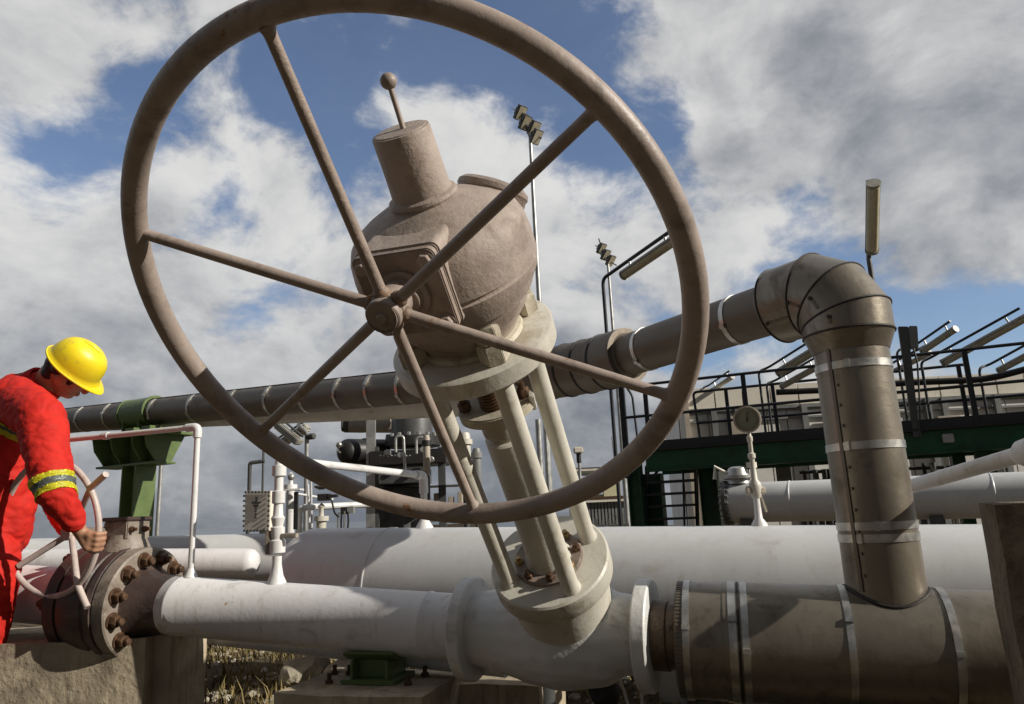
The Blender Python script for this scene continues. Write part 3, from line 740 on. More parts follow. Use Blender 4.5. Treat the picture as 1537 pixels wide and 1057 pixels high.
# ------------------------------------------------------------------ green pipe support on the left
gs0 = at_px(K2, K3 + r2, 214); gx = V((r2.x, r2.y, 0)).normalized() * -1; gy = UP.cross(gx)
gsup = thing('pipe_support', 'green steel post with wide bracket head holding the long insulated pipe', 'pipe support', V((gs0.x, gs0.y, 0)))
f = MB(); f.lathe(gs0 - gx * .15, gx, [(0, R1), (0, R1 + .012), (.30, R1 + .012), (.30, R1)], 40); f.build('clamp_band', M_green, gsup)
for o_ in (-.155, .135):
    f = MB(); f.lathe(gs0 + gx * o_, gx, [(0, R1), (0, R1 + .018), (.02, R1 + .018), (.02, R1)], 40); f.build('clamp_rim', M_green, gsup)
zh = P(214, 652, pix(gs0)[2]).z; zl = P(205, 700, pix(gs0)[2]).z
f = MB()
for o_ in (-.09, .09): f.box(gs0 + gx * o_ + Z((zh - gs0.z) / 2 - .02), gx * .007, gy * .10, Z(abs(zh - gs0.z) / 2 + .0))
f.box(gs0 + Z((zh - gs0.z) / 2 - .02), gx * .09, gy * .006, Z(abs(zh - gs0.z) / 2)); f.build('shoe', M_green, gsup, .002)
c_ = V((gs0.x, gs0.y, 0))
f = MB(); f.box(c_ + Z(zh - .02), gx * .36, gy * .20, Z(.010)); f.build('top_plate', M_green, gsup, .002)
f = MB(); f.box(c_ + Z((zh + zl) / 2 - .02) - gx * .05, gx * .32, gy * .008, Z((zh - zl) / 2 - .012)); f.box(c_ + Z(zl) - gx * .05, gx * .34, gy * .09, Z(.008)); f.build('cross_beam', M_green, gsup, .002)
for sx_ in (-.33, -.12, .12, .27):
    f = MB(); f.prism([c_ + gx * (sx_ - .006) + Z(zh - .03) + gy * .17, c_ + gx * (sx_ - .006) + Z(zh - .03) - gy * .17, c_ + gx * (sx_ - .006) + Z(zh - .12) - gy * .15, c_ + gx * (sx_ - .006) + Z(zl) - gy * .06, c_ + gx * (sx_ - .006) + Z(zl) + gy * .06], gx * .012)
    f.build('gusset', M_green, gsup, .002)
f = MB()
for o_ in (-.075, .075): f.box(c_ + gx * o_ + Z(zl / 2), gx * .008, gy * .085, Z(zl / 2 - .008))
f.box(c_ + Z(zl / 2), gx * .067, gy * .006, Z(zl / 2 - .008)); f.build('post', M_green, gsup, .002)
for i, o_ in enumerate((.12, .30)):
    f = MB(); f.box(c_ + gx * o_ + Z(zh + .004) - gy * .15, gx * .05, gy * .035, Z(.014)); f.build('clip', M_green, gsup, .002)

# thin white L-shaped line standing on the run
lb = at_px(W0, FL, 284) + Z(.128); lt = V((lb.x, lb.y, P(290, 640, 3.2).z))
for k in range(500):
    q = lb + Z(.004 * k)
    if pix(q)[1] < 642: lt = q; break
le = P(-40, 674, 4.1); le.z = lt.z
for k in range(300):
    q = P(-40, 674, 3.0 + k * .01)
    if q.z >= lt.z - .01: le = q; break
vent = thing('vent_line', 'thin white pipe rising from the long pipe and elbowing away behind worker', 'pipe', lb)
f = MB(); f.tube([lb - Z(.01), lt], .0135, 18); f.build('upright', M_white, vent)
f = MB(); f.tube([lt, le], .0135, 18); f.build('crosspiece', M_white, vent)
ld = (le - lt).normalized()
f = MB(); f.tube(fillet([lt - Z(.05), lt, lt + ld * .06], .03), .0195, 18); f.build('elbow', M_white, vent)
f = MB(); f.lathe(lb - Z(.005), UP, [(0, .03), (.02, .022), (.04, .014)], 18); f.build('socket', M_white, vent)
cq = at_px(lt, le, 163); f = MB(); f.lathe(cq, ld, [(0, .013), (0, .018), (.03, .018), (.03, .013)], 16); f.build('coupling', M_white, vent)
for px, lab, d_ in ((181, 'thin grey pole seen left of the green post', 7.0), (237, 'thin pale pole seen tight against right side of the green post', 6.6)):
    b_ = P(px, 780, d_); t_ = V((b_.x, b_.y, P(px, 640, d_).z)); b_.z = -.02
    x = thing('thin_pole', lab, 'pole', b_)
    f = MB(); f.tube([b_, t_], .018, 14); f.build('shaft', M_galv, x)
    f = MB(); f.cyl(b_, UP, .03, .06, 16, .004); f.build('foot', M_galv, x)

# ------------------------------------------------------------------ horizontal white vessel behind
T0 = P(600, 881, 4.05); T1 = P(1460, 903, 3.10); td = (T1 - T0).normalized()
TR = .318
ves = thing('white_vessel', 'big horizontal white vessel with domed end lying behind the gate valve', 'vessel', (T0 + T1) / 2 - Z(TR))
tl = at_px(T0 - td * 1.5, T1, 452)
f = MB(); prof = [(-.10, 0)]
for k in range(1, 10):
    a = math.pi / 2 * k / 9; prof.append((.10 - .20 * math.cos(a), TR * math.sin(a)))
Lt = (T1 - tl).length + .6
sm_ = (at_px(T0 - td, T1, 588) - tl).length
prof += [(sm_ - .008, TR), (sm_ - .003, TR + .004), (sm_ + .003, TR + .004), (sm_ + .008, TR), (1.2, TR), (Lt, TR), (Lt, 0)]
f.lathe(tl, td, prof, 96); f.build('shell', M_vessel, ves)
for px in (1010, 1290):
    c_ = at_px(T0, T1, px); f = MB(); f.box(c_ - Z(TR * .75 + .1), td * .06, td.cross(UP).normalized() * .24, Z(.25)); f.build('saddle_foot', M_grey, ves, .004)

# stub valve on the run, rising and crossing to the vessel
sb = at_px(W0, FL, 414) + Z(.118)
stub = thing('bypass_line', 'slim white bypass pipe with lever valve rising from long pipe to vessel', 'pipe', sb)
def on_vert(b_, py, hi=2.0):
    for k in range(1000):
        q = b_ + Z(k * hi / 1000)
        if pix(q)[1] < py: return q
    return q
h = lambda py: on_vert(sb, py).z - sb.z
f = MB(); f.lathe(sb - Z(.02), UP, [(0, .045), (.03, .040), (.055, .028), (h(840), .020), (h(828), .020)], 24); f.build('socket', M_white, stub)
f = MB(); f.lathe(sb, UP, [(h(832), .02), (h(830), .034), (h(812), .034), (h(810), .026), (h(800), .030), (h(792), .030), (h(790), .02)], 24); f.build('lever_valve', M_white, stub)
hb = on_vert(sb, 804); f = MB(); f.bar(hb - c_right * .03, hb + c_right * .095 + V((0, -.03, 0)), .022, .018); f.build('lever', M_tan, stub, .003)
f = MB(); f.box(hb - c_right * .035 - Z(.03), c_right * .012, V((0, .02, 0)), Z(.05)); f.build('bracket', M_bface, stub, .002)
f = MB(); f.lathe(sb, UP, [(h(795), .019), (h(778), .030), (h(774), .022), (h(757), .0195), (h(756), .028), (h(738), .028), (h(737), .0195), (h(716), .0195), (h(715), .031), (h(700), .031), (h(699), .0195), (h(692), .0195)], 24); f.build('riser', M_white, stub)
s1 = on_vert(sb, 697)
dq = P(639, 714, 3.85); vb_ = at_px(T0, T1, 639) + Z(TR - .01); dq = V((vb_.x, vb_.y, 0))
for k in range(600):
    q = V((vb_.x, vb_.y, vb_.z + k * .002))
    if pix(q)[1] < 714: dq = q; break
f = MB(); f.tube(fillet([s1 - Z(.02), s1 + Z(.02), dq, vb_], .05), .0185, 20); f.build('crossover', M_white, stub)
f = MB(); f.tube(fillet([dq + (s1 - dq).normalized() * .07, dq, dq - Z(.10)], .045), .025, 20); f.build('elbow', M_white, stub)
f = MB(); f.lathe(vb_ - Z(.02), UP, [(0, .06), (.03, .05), (.07, .026), (.08, .018)], 24); f.build('base_socket', M_white, stub)

# pressure gauge on the vessel
gb_ = at_px(T0, T1, 1152) + Z(TR - .012)
gau = thing('pressure_gauge', 'round dial pressure gauge on slim valve stem standing on the white vessel', 'gauge', gb_)
hg = lambda py: on_vert(gb_, py).z - gb_.z
f = MB(); f.lathe(gb_ - Z(.01), UP, [(0, .042), (.03, .036), (hg(775), .018), (hg(755), .015), (hg(746), .015)], 24); f.build('socket', M_white, gau)
f = MB(); f.lathe(gb_, UP, [(hg(750), .012), (hg(746), .024), (hg(732), .03), (hg(726), .028), (hg(720), .016), (hg(690), .0115), (hg(688), .018), (hg(682), .018), (hg(680), .010), (hg(664), .010), (hg(662), .014), (hg(656), .014), (hg(654), .009), (hg(648), .008)], 20); f.build('needle_valve', M_cream, gau)
q = on_vert(gb_, 737); f = MB(); f.hexn(q - c_right * .045, c_right, .09, .022); f.build('valve_block', M_tan, gau, .002)
q = on_vert(gb_, 745); f = MB(); f.bar(q + c_right * .022, q + c_right * .04 - Z(.075), .012, .01); f.build('handle', M_tan, gau, .002)
dc = on_vert(gb_, 630); dn = (CAM - dc); dn.z *= .3; dn = (dn.normalized() - V((.18, 0, 0))).normalized()
f = MB(); f.lathe(dc - dn * .03, dn, [(0, 0), (0, .05), (.01, .058), (.034, .06), (.036, .066), (.046, .066), (.048, .060), (.042, .056)], 40); f.build('case', M_tan, gau)
f = MB(); f.lathe(dc + dn * .008, dn, [(0, 0), (0, .056), (.002, .056), (.002, 0)], 40); dial = f.build('dial', M_dial, gau)
du, dv, _ = frame(dn, UP); f = MB()
for k in range(28):
    a = R(45 + 270 * k / 27 - 180 + 0); rd = du * math.cos(a - math.pi + R(0)) + dv * math.sin(a - math.pi)
    f.bar(dc + dn * .0108 + rd * (.044 if k % 3 else .040), dc + dn * .0108 + rd * .050, .0014, .001, dn)
f.build('scale_marks', M_black, dial)
f = MB(); f.bar(dc + dn * .013 - du * .014 + dv * .002, dc + dn * .013 + du * .038 - dv * .004, .003, .0012, dn).cyl(dc + dn * .0105, dn, .004, .005, 12); f.build('needle', M_black, dial)

# slim knobbed rod by the riser
kb = at_px(T0, T1, 1379) + Z(TR - .012); x = thing('sampling_rod', 'tiny white rod with round knob on the vessel behind the tall riser', 'fitting', kb)
f = MB(); f.lathe(kb, UP, [(0, .03), (.02, .022), (.04, .010), (.06, .006), (.17, .006)], 16); f.build('stem', M_white, x)
f = MB(); f.ball(kb + Z(.18), .014, 14); f.build('knob', M_white, x)
# rising pipe at right
f = MB(); a_ = P(1378, 727, 2.75); b_ = P(1530, 683, 2.28); dd = (b_ - a_).normalized()
rp = thing('rising_pipe', 'grey white pipe climbing to the right edge behind the tall riser', 'pipe', a_)
q = b_ + dd * .9; f.tube(fillet([a_ - dd * .15, q, V((q.x + .12, q.y - .06, -.02))], .12), .026, 24); f.build('pipe_wall', M_white, rp)
f = MB(); f.lathe(b_ - dd * .01, dd, [(0, .026), (.03, .042), (.10, .045), (.11, .03)], 28); f.build('coupling', M_white, rp)

# two more white pipes behind the brown valve
f = MB(); a_ = P(-60, 850, 4.9); b_ = P(470, 838, 5.0); f.tube([a_, b_], .17, 48)
tag(f.build('white_pipe', M_vessel), 'thick white pipe with sunlit top farthest back behind the brown valve', 'pipe')
a_ = P(-80, 846, 4.3); b_ = P(372, 845, 4.15); dd = (b_ - a_).normalized(); f = MB()
f.lathe(a_, dd, [(0, 0), (0, .08), ((b_ - a_).length, .08), ((b_ - a_).length + .03, .074), ((b_ - a_).length + .05, .055), ((b_ - a_).length + .06, .0)], 40)
tag(f.build('white_pipe', M_white), 'shorter sunlit white pipe with rounded end just behind the thin upright', 'pipe')

# ------------------------------------------------------------------ machinery seen under the wheel
def vtank(label, name, px0, px1, pyt, pyb, d, m_, cat='tank', prof=None, parts=()):
    xc = (px0 + px1) / 2; b_ = P(xc, pyb, d); r = (px1 - px0) / 2 / FPX * d
    zt_ = P(xc, pyt, d).z; zb_ = -.02 if pyb is None else b_.z
    o = thing(name, label, cat, V((b_.x, b_.y, zb_)))
    f = MB(); f.lathe(V((b_.x, b_.y, zb_)), UP, [(0, 0), (0, r), (zt_ - zb_ - r * .4, r), (zt_ - zb_ - r * .15, r * .85), (zt_ - zb_, r * .4), (zt_ - zb_, 0)], 40)
    f.build('shell', m_, o); return o, V((b_.x, b_.y, 0)), r, zb_, zt_
D0 = 8.0
sk, c_, r, zb_, zt_ = vtank('dark grey upright filter vessel on lower drum with bolted ring, behind wheel', 'filter_vessel', 588, 650, 560, 668, D0, M_dgrey)
f = MB(); z_ = P(620, 668, D0).z
f.lathe(V((c_.x, c_.y, z_ - .02)), UP, [(0, .1), (0, r * 1.35), (.05, r * 1.35), (.05, r * 1.30), (.10, r * 1.30), (.10, .1)], 48); f.build('bolted_ring', M_black, sk)
f = MB(); zz_ = P(605, 792, D0).z; z2 = P(605, 726, D0).z; c2 = P(596, 760, D0); 
f.lathe(V((c2.x, c2.y, -.02)), UP, [(0, 0), (0, .31), (z2 + .02, .31), (z2 + .02, 0)], 48); f.build('lower_drum', M_dgrey, sk)
for k in range(16):
    a = 2 * math.pi * k / 16; f = MB(); f.hexn(V((c_.x + math.cos(a) * r * 1.2, c_.y + math.sin(a) * r * 1.2, z_ + .08)), UP, .035, .022); f.build('ring_bolt', M_grey, sk)
# black drive house
def pbox(mb, px0, px1, py0, py1, d, depth):
    a = P(px0, py1, d); b = P(px1, py0, d); return mb.bx(min(a.x, b.x), max(a.x, b.x), a.y, a.y + depth, min(a.z, b.z), max(a.z, b.z))
mc = thing('machine_skid', 'black box framed machine skid crossing the filter vessel, seen through wheel', 'machine', V((P(605, 790, 7.6).x, P(605, 790, 7.6).y, 0)))
f = MB(); pbox(f, 553, 668, 672, 700, 7.55, .5); f.build('upper_housing', M_black, mc, .01)
f = MB(); pbox(f, 566, 640, 700, 728, 7.5, .4); f.build('side_panel', M_dgrey, mc, .01)
f = MB(); pbox(f, 560, 690, 727, 733, 7.4, .6); f.build('shelf_beam', M_black, mc, .004)
for px in (552, 560, 662):
    f = MB(); pbox(f, px - 2.5, px + 2.5, 600 if px < 560 else 668, 800, 7.45, .05); f.build('leg', M_dgrey if px > 555 else M_galv, mc, .003)
for px, py in ((583, 680), (602, 684), (636, 676), (648, 690)):
    f = MB(); q = P(px, py, 7.5); f.cyl(q, V((0, -1, 0)), .08, .03, 14, .005); f.build('fitting', M_galv, mc)
for x0, x1, y0 in ((594, 597, 662), (625, 630, 664)):
    q = P(x0, y0 + 2, 7.4); f = MB(); f.tube(fillet([q + Z(-.1), q + Z(.06), q + Z(.06) + V((.08, 0, 0)), q + V((.09, 0, -.35))], .04), .014, 10); f.build('hose', M_galv, mc)
for k in range(9):
    q = P(571 + 5.5 * k, 684.5, 7.49); f = MB(); f.ball(q, .012, 8); f.build('rivet', M_galv, mc)
for x_, y_, w_, h_ in ((655, 740, 8, 14), (676, 745, 6, 20), (668, 760, 12, 10), (690, 738, 5, 30)):
    f = MB(); pbox(f, x_ - w_ / 2, x_ + w_ / 2, y_, y_ + h_, 7.6, .2); f.build('fitting', M_tan if w_ < 9 else M_galv, mc, .004)
# horizontal cylinders
def hcyl(name, label, a, b, r, m_, cat, dome=.35):
    d = (b - a).normalized(); Lc = (b - a).length; o = thing(name, label, cat, a - Z(r))
    f = MB(); pr_ = []
    for k in range(0, 8):
        t = math.pi / 2 * k / 7; pr_.append((r * dome * (1 - math.cos(t)), r * math.sin(t)))
    f.lathe(a, d, pr_ + [(Lc, r), (Lc, 0)], 36); f.build('shell', m_, o)
    return o, d
hv, d_ = hcyl('pressure_bottle', 'black horizontal cylinder with domed end and chrome fitting, behind wheel rim', P(509, 678, 7.7), P(575, 678, 8.1), .135, M_black, 'cylinder', .8)
f = MB(); q = P(509, 668, 7.7); f.ball(q, .035, 12).tube([q, q + Z(-.06) + V((-.02, 0, 0)), P(512, 680, 7.68)], .012, 10); f.build('chrome_fitting', M_strap, hv)
f = MB(); q = P(546, 678, 7.9); f.lathe(q, d_, [(0, .12), (0, .145), (.04, .145), (.04, .12)], 32); f.build('clamp_ring', M_dgrey, hv)
hv, d_ = hcyl('pressure_bottle', 'tan and grey horizontal cylinder just below the cream pipe', P(513, 636, 8.3), P(590, 637, 8.5), .10, M_tan, 'cylinder', .9)
f = MB(); q = P(548, 636, 8.4); f.lathe(q - d_ * .02, d_, [(-.24, .09), (-.2, .105), (0, .106), (.0, .09)], 32); f.build('dark_jacket', M_dgrey, hv)
for px, pt, pb, w_, d_, m_, lab in ((641, 652, 716, 11, 7.2, M_tan, 'tan upright pipe column with black collar near the filter vessel'),
                                 (699, 648, 722, 18, 7.0, M_cream, 'pale cream upright canister right of the tan pipe column'),
                                 (717, 672, 732, 13, 7.1, M_grey, 'grey upright canister close to the valve stem')):
    b_ = P(px, pb, d_); o = thing('canister', lab, 'canister', b_, 'upright canisters behind the valve stem'); r = w_ / 2 / FPX * d_; ht = P(px, pt, d_).z - b_.z
    f = MB(); f.lathe(b_, UP, [(0, 0), (0, r * .6), (.05, r), (ht - .03, r), (ht, r * .8), (ht, 0)], 24); f.build('shell', m_, o)
    f = MB(); f.lathe(b_ + Z(ht * .75), UP, [(0, r), (0, r * 1.35), (.05, r * 1.35), (.05, r)], 24); f.build('collar', M_black if m_ is M_tan else m_, o)
    f = MB(); f.lathe(b_ - Z(b_.z + .02), UP, [(0, .03), (b_.z + .03, .03)], 14); f.build('stand_pipe', M_dgrey, o)
# plant skirting between machine and column
f = MB(); pbox(f, 636, 735, 770, 784, 8.6, .4); pbox(f, 636, 740, 784, 800, 8.7, .4)
tag(f.build('low_tray', M_clad, None, .01), 'low cream tray lying beyond the vessel under the machine skid', 'tray')

# sign-like cabinet with rivets
cb = thing('cabinet', 'flat white cabinet with dotted rivet border and vent holes beside bypass pipe', 'cabinet', V((P(386, 800, 5.6).x, P(386, 800, 5.6).y, P(386, 799, 5.6).z)))
pcn = V((-.25, -.97, 0)).normalized(); p_tl = P(367, 737, 5.6)
def cbp(px, py, off=0.0): return H(px, py, p_tl, pcn) + pcn * off
f = MB(); f.prism([cbp(366, 798), cbp(404, 798), cbp(406, 737), cbp(368, 737)], -pcn * .16); f.build('case', M_clad, cb, .004)
dots = []
for k in range(8): dots += [(369.5 + 5 * k, 738.8), (367.5 + 5 * k, 796.6)]
for k in range(1, 8): dots += [(367.6 - .15 * k, 737 + 7.5 * k), (404.6 - .2 * k, 737 + 7.5 * k)]
f = MB()
for x, y in dots:
    q = cbp(x, y, .003); f.cyl(q, pcn, .008, .0085, 8)
f.build('rivet', M_dgrey, cb)
f = MB()
for x, y in ((385.3, 748), (385.2, 752), (380, 754.5), (383.5, 755), (387, 755), (390, 754.5), (382, 759), (384.8, 759.5), (387.5, 759), (384.6, 763), (384.5, 767.5), (384.4, 772), (384.2, 776.5)):
    f.cyl(cbp(x, y, .001), pcn, .006, .009, 10)
f.build('vent_hole', M_dgrey, cb)
lg = cbp(386, 798); f = MB(); f.tube([lg - pcn * .08, V((lg.x, lg.y, -.02)) - pcn * .08], .03, 12); f.build('stand', M_galv, cb)
# little bent lines and instruments round it
def pipeline(name, label, pxs, r, m_, cat='pipe', group=None, n=12, fr=.05):
    f = MB(); f.tube(fillet([P(*q) for q in pxs], fr), r, n); return tag(f.build(name, m_), label, cat, group)
def ground_of(px, py, d):
    q = P(px, py, d); q.z = -.02; return q
f = MB(); pts_ = [P(374, 738, 5.9), P(375, 695, 5.9), P(397, 692, 5.9)]
f.tube(fillet([V((pts_[0].x, pts_[0].y, -.02))] + pts_, .02), .016, 10)
tag(f.build('bent_conduit', M_dgrey), 'dark conduit bent at right angle above the white cabinet', 'conduit')
q = P(395, 735, 6.0); f = MB(); f.tube([V((q.x, q.y, -.02)), P(396, 660, 6.0)], .010, 10); tag(f.build('thin_pole', M_dgrey), 'thin dark rod rising behind the white cabinet', 'pole')
ik = thing('instrument_stand', 'cluster of white instrument pipes with black actuator between bypass pipe and machine', 'instrument', ground_of(470, 790, 6.2))
def inst(name, m_, fn): 
    f = MB(); fn(f); return f.build(name, m_, ik)
inst('header', M_white, lambda f: f.tube(fillet([P(449, 800, 6.2), P(449, 762, 6.2), P(560, 757, 6.6)], .06), .028, 16))
for px, pt, w_ in ((435, 712, 13), (482, 760, 15)):
    b_ = P(px, 800, 6.1); r = w_ / 2 / FPX * 6.1; tz = P(px, pt, 6.1).z
    inst('upright', M_white if px < 450 else M_cream, lambda f: f.lathe(b_, UP, [(0, r), (tz - b_.z - .12, r), (tz - b_.z - .12, r * 1.5), (tz - b_.z - .08, r * 1.5), (tz - b_.z - .08, r * .5), (tz - b_.z - .02, r * .45), (tz - b_.z, r * .8), (tz - b_.z + .03, 0)], 18))
inst('flange_plate', M_white, lambda f: pbox(f, 423, 450, 733, 737, 6.0, .12))
inst('black_post', M_black, lambda f: pbox(f, 440, 443, 738, 795, 6.0, .03))
inst('actuator', M_black, lambda f: (pbox(f, 476, 492, 741, 752, 6.1, .12), pbox(f, 492, 505, 742, 747, 6.1, .06)))
inst('terminal_box', M_black, lambda f: pbox(f, 511, 520, 761, 772, 6.3, .08))
inst('side_box', M_grey, lambda f: pbox(f, 521, 530, 760, 771, 6.3, .06))
for k, px in enumerate((509, 513, 517, 522)):
    inst('cable', M_black if k % 2 else M_galv, lambda f: f.tube(fillet([P(px, 768, 6.3), P(px - 2 + k, 782, 6.3), P(px - 1, 805, 6.3)], .03), .008, 8))
inst('cable', M_black, lambda f: f.tube(fillet([P(498, 752, 6.2), P(502, 770, 6.2), P(508, 776, 6.3)], .03), .008, 8))
inst('gauge_head', M_galv, lambda f: f.ball(P(437, 716, 6.0), .03, 12))
inst('valve_wheel', M_dgrey, lambda f: f.lathe(P(482, 735, 6.1), UP, [(0, .02), (.02, .06), (.03, .06), (.04, .0)], 16))
inst('small_pipe', M_white, lambda f: f.tube([P(462, 727, 6.2), P(465, 800, 6.2)], .010, 8))
inst('small_pipe', M_white, lambda f: f.tube([P(467, 722, 6.4), P(468, 800, 6.4)], .008, 8))
inst('cross_bar', M_white, lambda f: f.tube([P(425, 738, 6.3), P(500, 750, 6.5)], .010, 8))

# ------------------------------------------------------------------ lamps
def strip_light(name, label, a, b, r, base=None, group='strip lights over the plant', rod=True, drop=.09, post=.02, cat='lamp'):
    """tube fitting from a to b hung under a conduit; base = foot of its post"""
    d = (b - a).normalized(); u, v, _ = frame(d, UP)
    o = thing(name, label, cat, base if base is not None else a, group)
    f = MB(); Lf = (b - a).length
    def sect(c, s_=1.0):
        return [c + v * (x * r * s_) + u * (y * r * s_) for x, y in ((-1, .1), (-.75, .75), (0, 1), (.75, .75), (1, .1))]
    for p0, p1, sc in ((a, b, 1.0),): f.prism(sect(p0, sc), d * Lf)
    f.build('housing', M_fixture, o, r * .1)
    f = MB(); f.prism([a + d * .02 + v * (x * r * .9) + u * (y * r) for x, y in ((-1, .08), (-.8, -.6), (-.3, -.95), (.3, -.95), (.8, -.6), (1, .08))], d * (Lf - .04)); f.build('cover', M_glass, o, r * .1)
    for t in (0.0, 1.0):
        f = MB(); f.lathe(a + d * (Lf * t) - d * (.015 if t else .015), d, [(0, 0), (0, r * 1.02), (.03, r * 1.02), (.03, 0)], 16); f.build('end_cap', M_fixture, o)
    if rod:
        a2 = a + u * (drop + r) - d * .12; b2 = b + u * (drop + r) - d * Lf * .03
        pts = [a2, b2]
        if base is not None: pts = [base, V((base.x, base.y, (a2 - d * .1).z - .02)), a2, b2]
        f = MB(); f.tube(fillet(pts, .12), post, 12); f.build('conduit', M_rail, o)
        for t in (.15, .8):
            q = a + d * (Lf * t); f = MB(); f.tube([q + u * r * .8, q + u * (drop + r)], post * .7, 8); f.build('hanger', M_galv, o)
    return o
def floodmast(label, px, pyt, pyb, d, head):
    b_ = P(px, pyb, d); t0 = None
    foot = V((b_.x, b_.y, -.02))
    for k in range(3000):
        q = foot + Z(k * .005)
        if pix(q)[1] < pyt: t0 = q; break
    o = thing('lamp_mast', label, 'lamp mast', foot, 'tall floodlight masts')
    f = MB(); f.lathe(foot, UP, [(0, .16), (.02, .16), (.03, .075), (t0.z * .5, .055), (t0.z, .040)], 18); f.build('pole', M_galv, o)
    u = V((1, -.25, 0)).normalized()
    for k, (dx, dz) in enumerate(head):
        c = t0 + u * dx + Z(dz); n_ = V((.45, -.55, -.7)).normalized(); ax_, ay_, _ = frame(n_, UP)
        f = MB(); f.box(c, ax_ * .17, ay_ * .12, n_ * .05); f.box(c - n_ * .09, ax_ * .09, ay_ * .08, n_ * .05); fl = f.build('floodlight', M_dgrey, o, .01)
        f = MB(); f.box(c + n_ * .052, ax_ * .15, ay_ * .10, n_ * .004); f.build('glass', M_glass, fl)
        f = MB(); f.tube([c + ay_ * .14, c + ay_ * .14 - n_ * .16, t0 + Z(dz - .1), ], .014, 8).tube([c - ay_ * .14, c - ay_ * .14 - n_ * .16, t0 + Z(dz - .12)], .014, 8); f.build('stirrup', M_galv, fl)
    f = MB(); f.tube([t0 - Z(.15), t0 + Z(.22) + u * -.10, t0 + Z(.75) + u * -.22], .022, 10); f.tube([t0 + Z(.02), t0 + u * .26 + Z(-.18)], .018, 8); f.build('head_frame', M_dgrey, o)
    return o
floodmast('tall thin floodlight mast rising behind the gear housing', 826, 200, 760, 15, [(-.20, .55), (-.10, .28), (.10, .10), (.14, -.12)])
floodmast('farther floodlight mast with small head behind the long insulated pipe', 935, 392, 690, 21, [(-.16, .42), (-.05, .2), (.09, 0)])
# mast-side poles behind the stem
for px, d_, pt, lab in ((811, 11, 628, 'left of two plain grey poles seen between the yoke rods'), (822, 11.5, 640, 'right of two plain grey poles seen between the yoke rods')):
    q = P(px, 700, d_); foot = V((q.x, q.y, -.02)); x = thing('grey_pole', lab, 'pole', foot)
    f = MB(); f.tube([foot, V((q.x, q.y, P(px - 4, pt, d_).z))], .045 if px < 815 else .03, 14); f.build('shaft', M_galv, x)
    f = MB(); f.cyl(foot, UP, .03, .12, 16, .004); f.build('foot', M_galv, x)

# low lamp post with crossing strip lights left of centre
q = P(459, 760, 9.0); foot = V((q.x, q.y, -.02))
lp = thing('lamp_post', 'low post with two crossed strip lights left of the machine skid', 'lamp', foot)
tp = on_vert(foot, 650, 4); f = MB(); f.tube(fillet([foot, tp, P(448, 638, 9.0)], .08), .028, 12); f.build('post', M_galv, lp)
for a_, b_ in (((450, 664, 8.9), (416, 636, 9.1)), ((418, 668, 9.3), (462, 640, 9.2))):
    a_ = P(*a_); b_ = P(*b_); d_ = (b_ - a_).normalized(); u, v, _ = frame(d_)
    f = MB(); f.box((a_ + b_) / 2, d_ * (b_ - a_).length / 2, u * .035, v * .06); t_ = f.build('strip_fitting', M_fixture, lp, .01)
    f = MB(); f.box((a_ + b_) / 2 - u * .04, d_ * (b_ - a_).length / 2.2, u * .012, v * .05); f.build('cover', M_glass, t_, .005)
    f = MB(); f.tube([a_ + u * .08, b_ + u * .08], .014, 8); f.build('conduit', M_dgrey, t_)
f = MB(); f.cyl(tp - Z(.05), V((.9, -.4, 0)), .12, .04, 12, .01); f.build('junction_box', M_dgrey, lp)

# ------------------------------------------------------------------ platform on the right
F0 = P(945, 683, 12.0); F1 = P(1520, 652, 10.0)
pf = V((F1.x - F0.x, F1.y - F0.y, 0)).normalized(); pn = V((pf.y, -pf.x, 0))      # faces the camera
if pn.y > 0: pn = -pn
def hp(px, py, back=0.0): return H(px, py, F0 - pn * back, pn)
deck_z = (hp(1000, 668).z + hp(1400, 656).z) / 2; beam_b = (hp(1000, 701).z + hp(1400, 688).z) / 2; rail_z = (hp(1120, 561).z + hp(1467, 528).z) / 2
xL, xR = hp(968, 680), hp(1640, 640)
uL, uR = 0.0, (xR - xL).dot(pf); O = V((xL.x, xL.y, 0))
def lp_(u, w, z): return O + pf * u - pn * w + Z(z)      # platform coordinates: along, back, up
def U(px, py=650, back=0.0): return (hp(px, py, back) - O).dot(pf)
plat = thing('platform', 'dark green steel access platform with black guard rails in front of building', 'platform', O)
f = MB(); f.box(lp_((uL + uR) / 2, .06, (deck_z + beam_b) / 2), pf * (uR - uL) / 2, pn * .05, Z((deck_z - beam_b) / 2)); f.box(lp_((uL + uR) / 2, .04, beam_b + .012), pf * (uR - uL) / 2, pn * .11, Z(.01)); f.build('edge_beam', M_dgreen, plat, .004)
f = MB(); f.box(lp_((uL + uR) / 2, 1.3, (deck_z + beam_b) / 2), pf * (uR - uL) / 2, pn * .05, Z((deck_z - beam_b) / 2)); f.build('rear_beam', M_dgreen, plat, .004)
f = MB(); f.box(lp_((uL + uR) / 2, .72, deck_z + .02), pf * (uR - uL) / 2, pn * .80, Z(.018)); f.build('deck', M_black, plat, .003)
f = MB(); f.box(lp_((uL + uR) / 2, -.045, deck_z + .10), pf * (uR - uL) / 2, pn * .006, Z(.065)); f.build('toe_board', M_rail, plat)
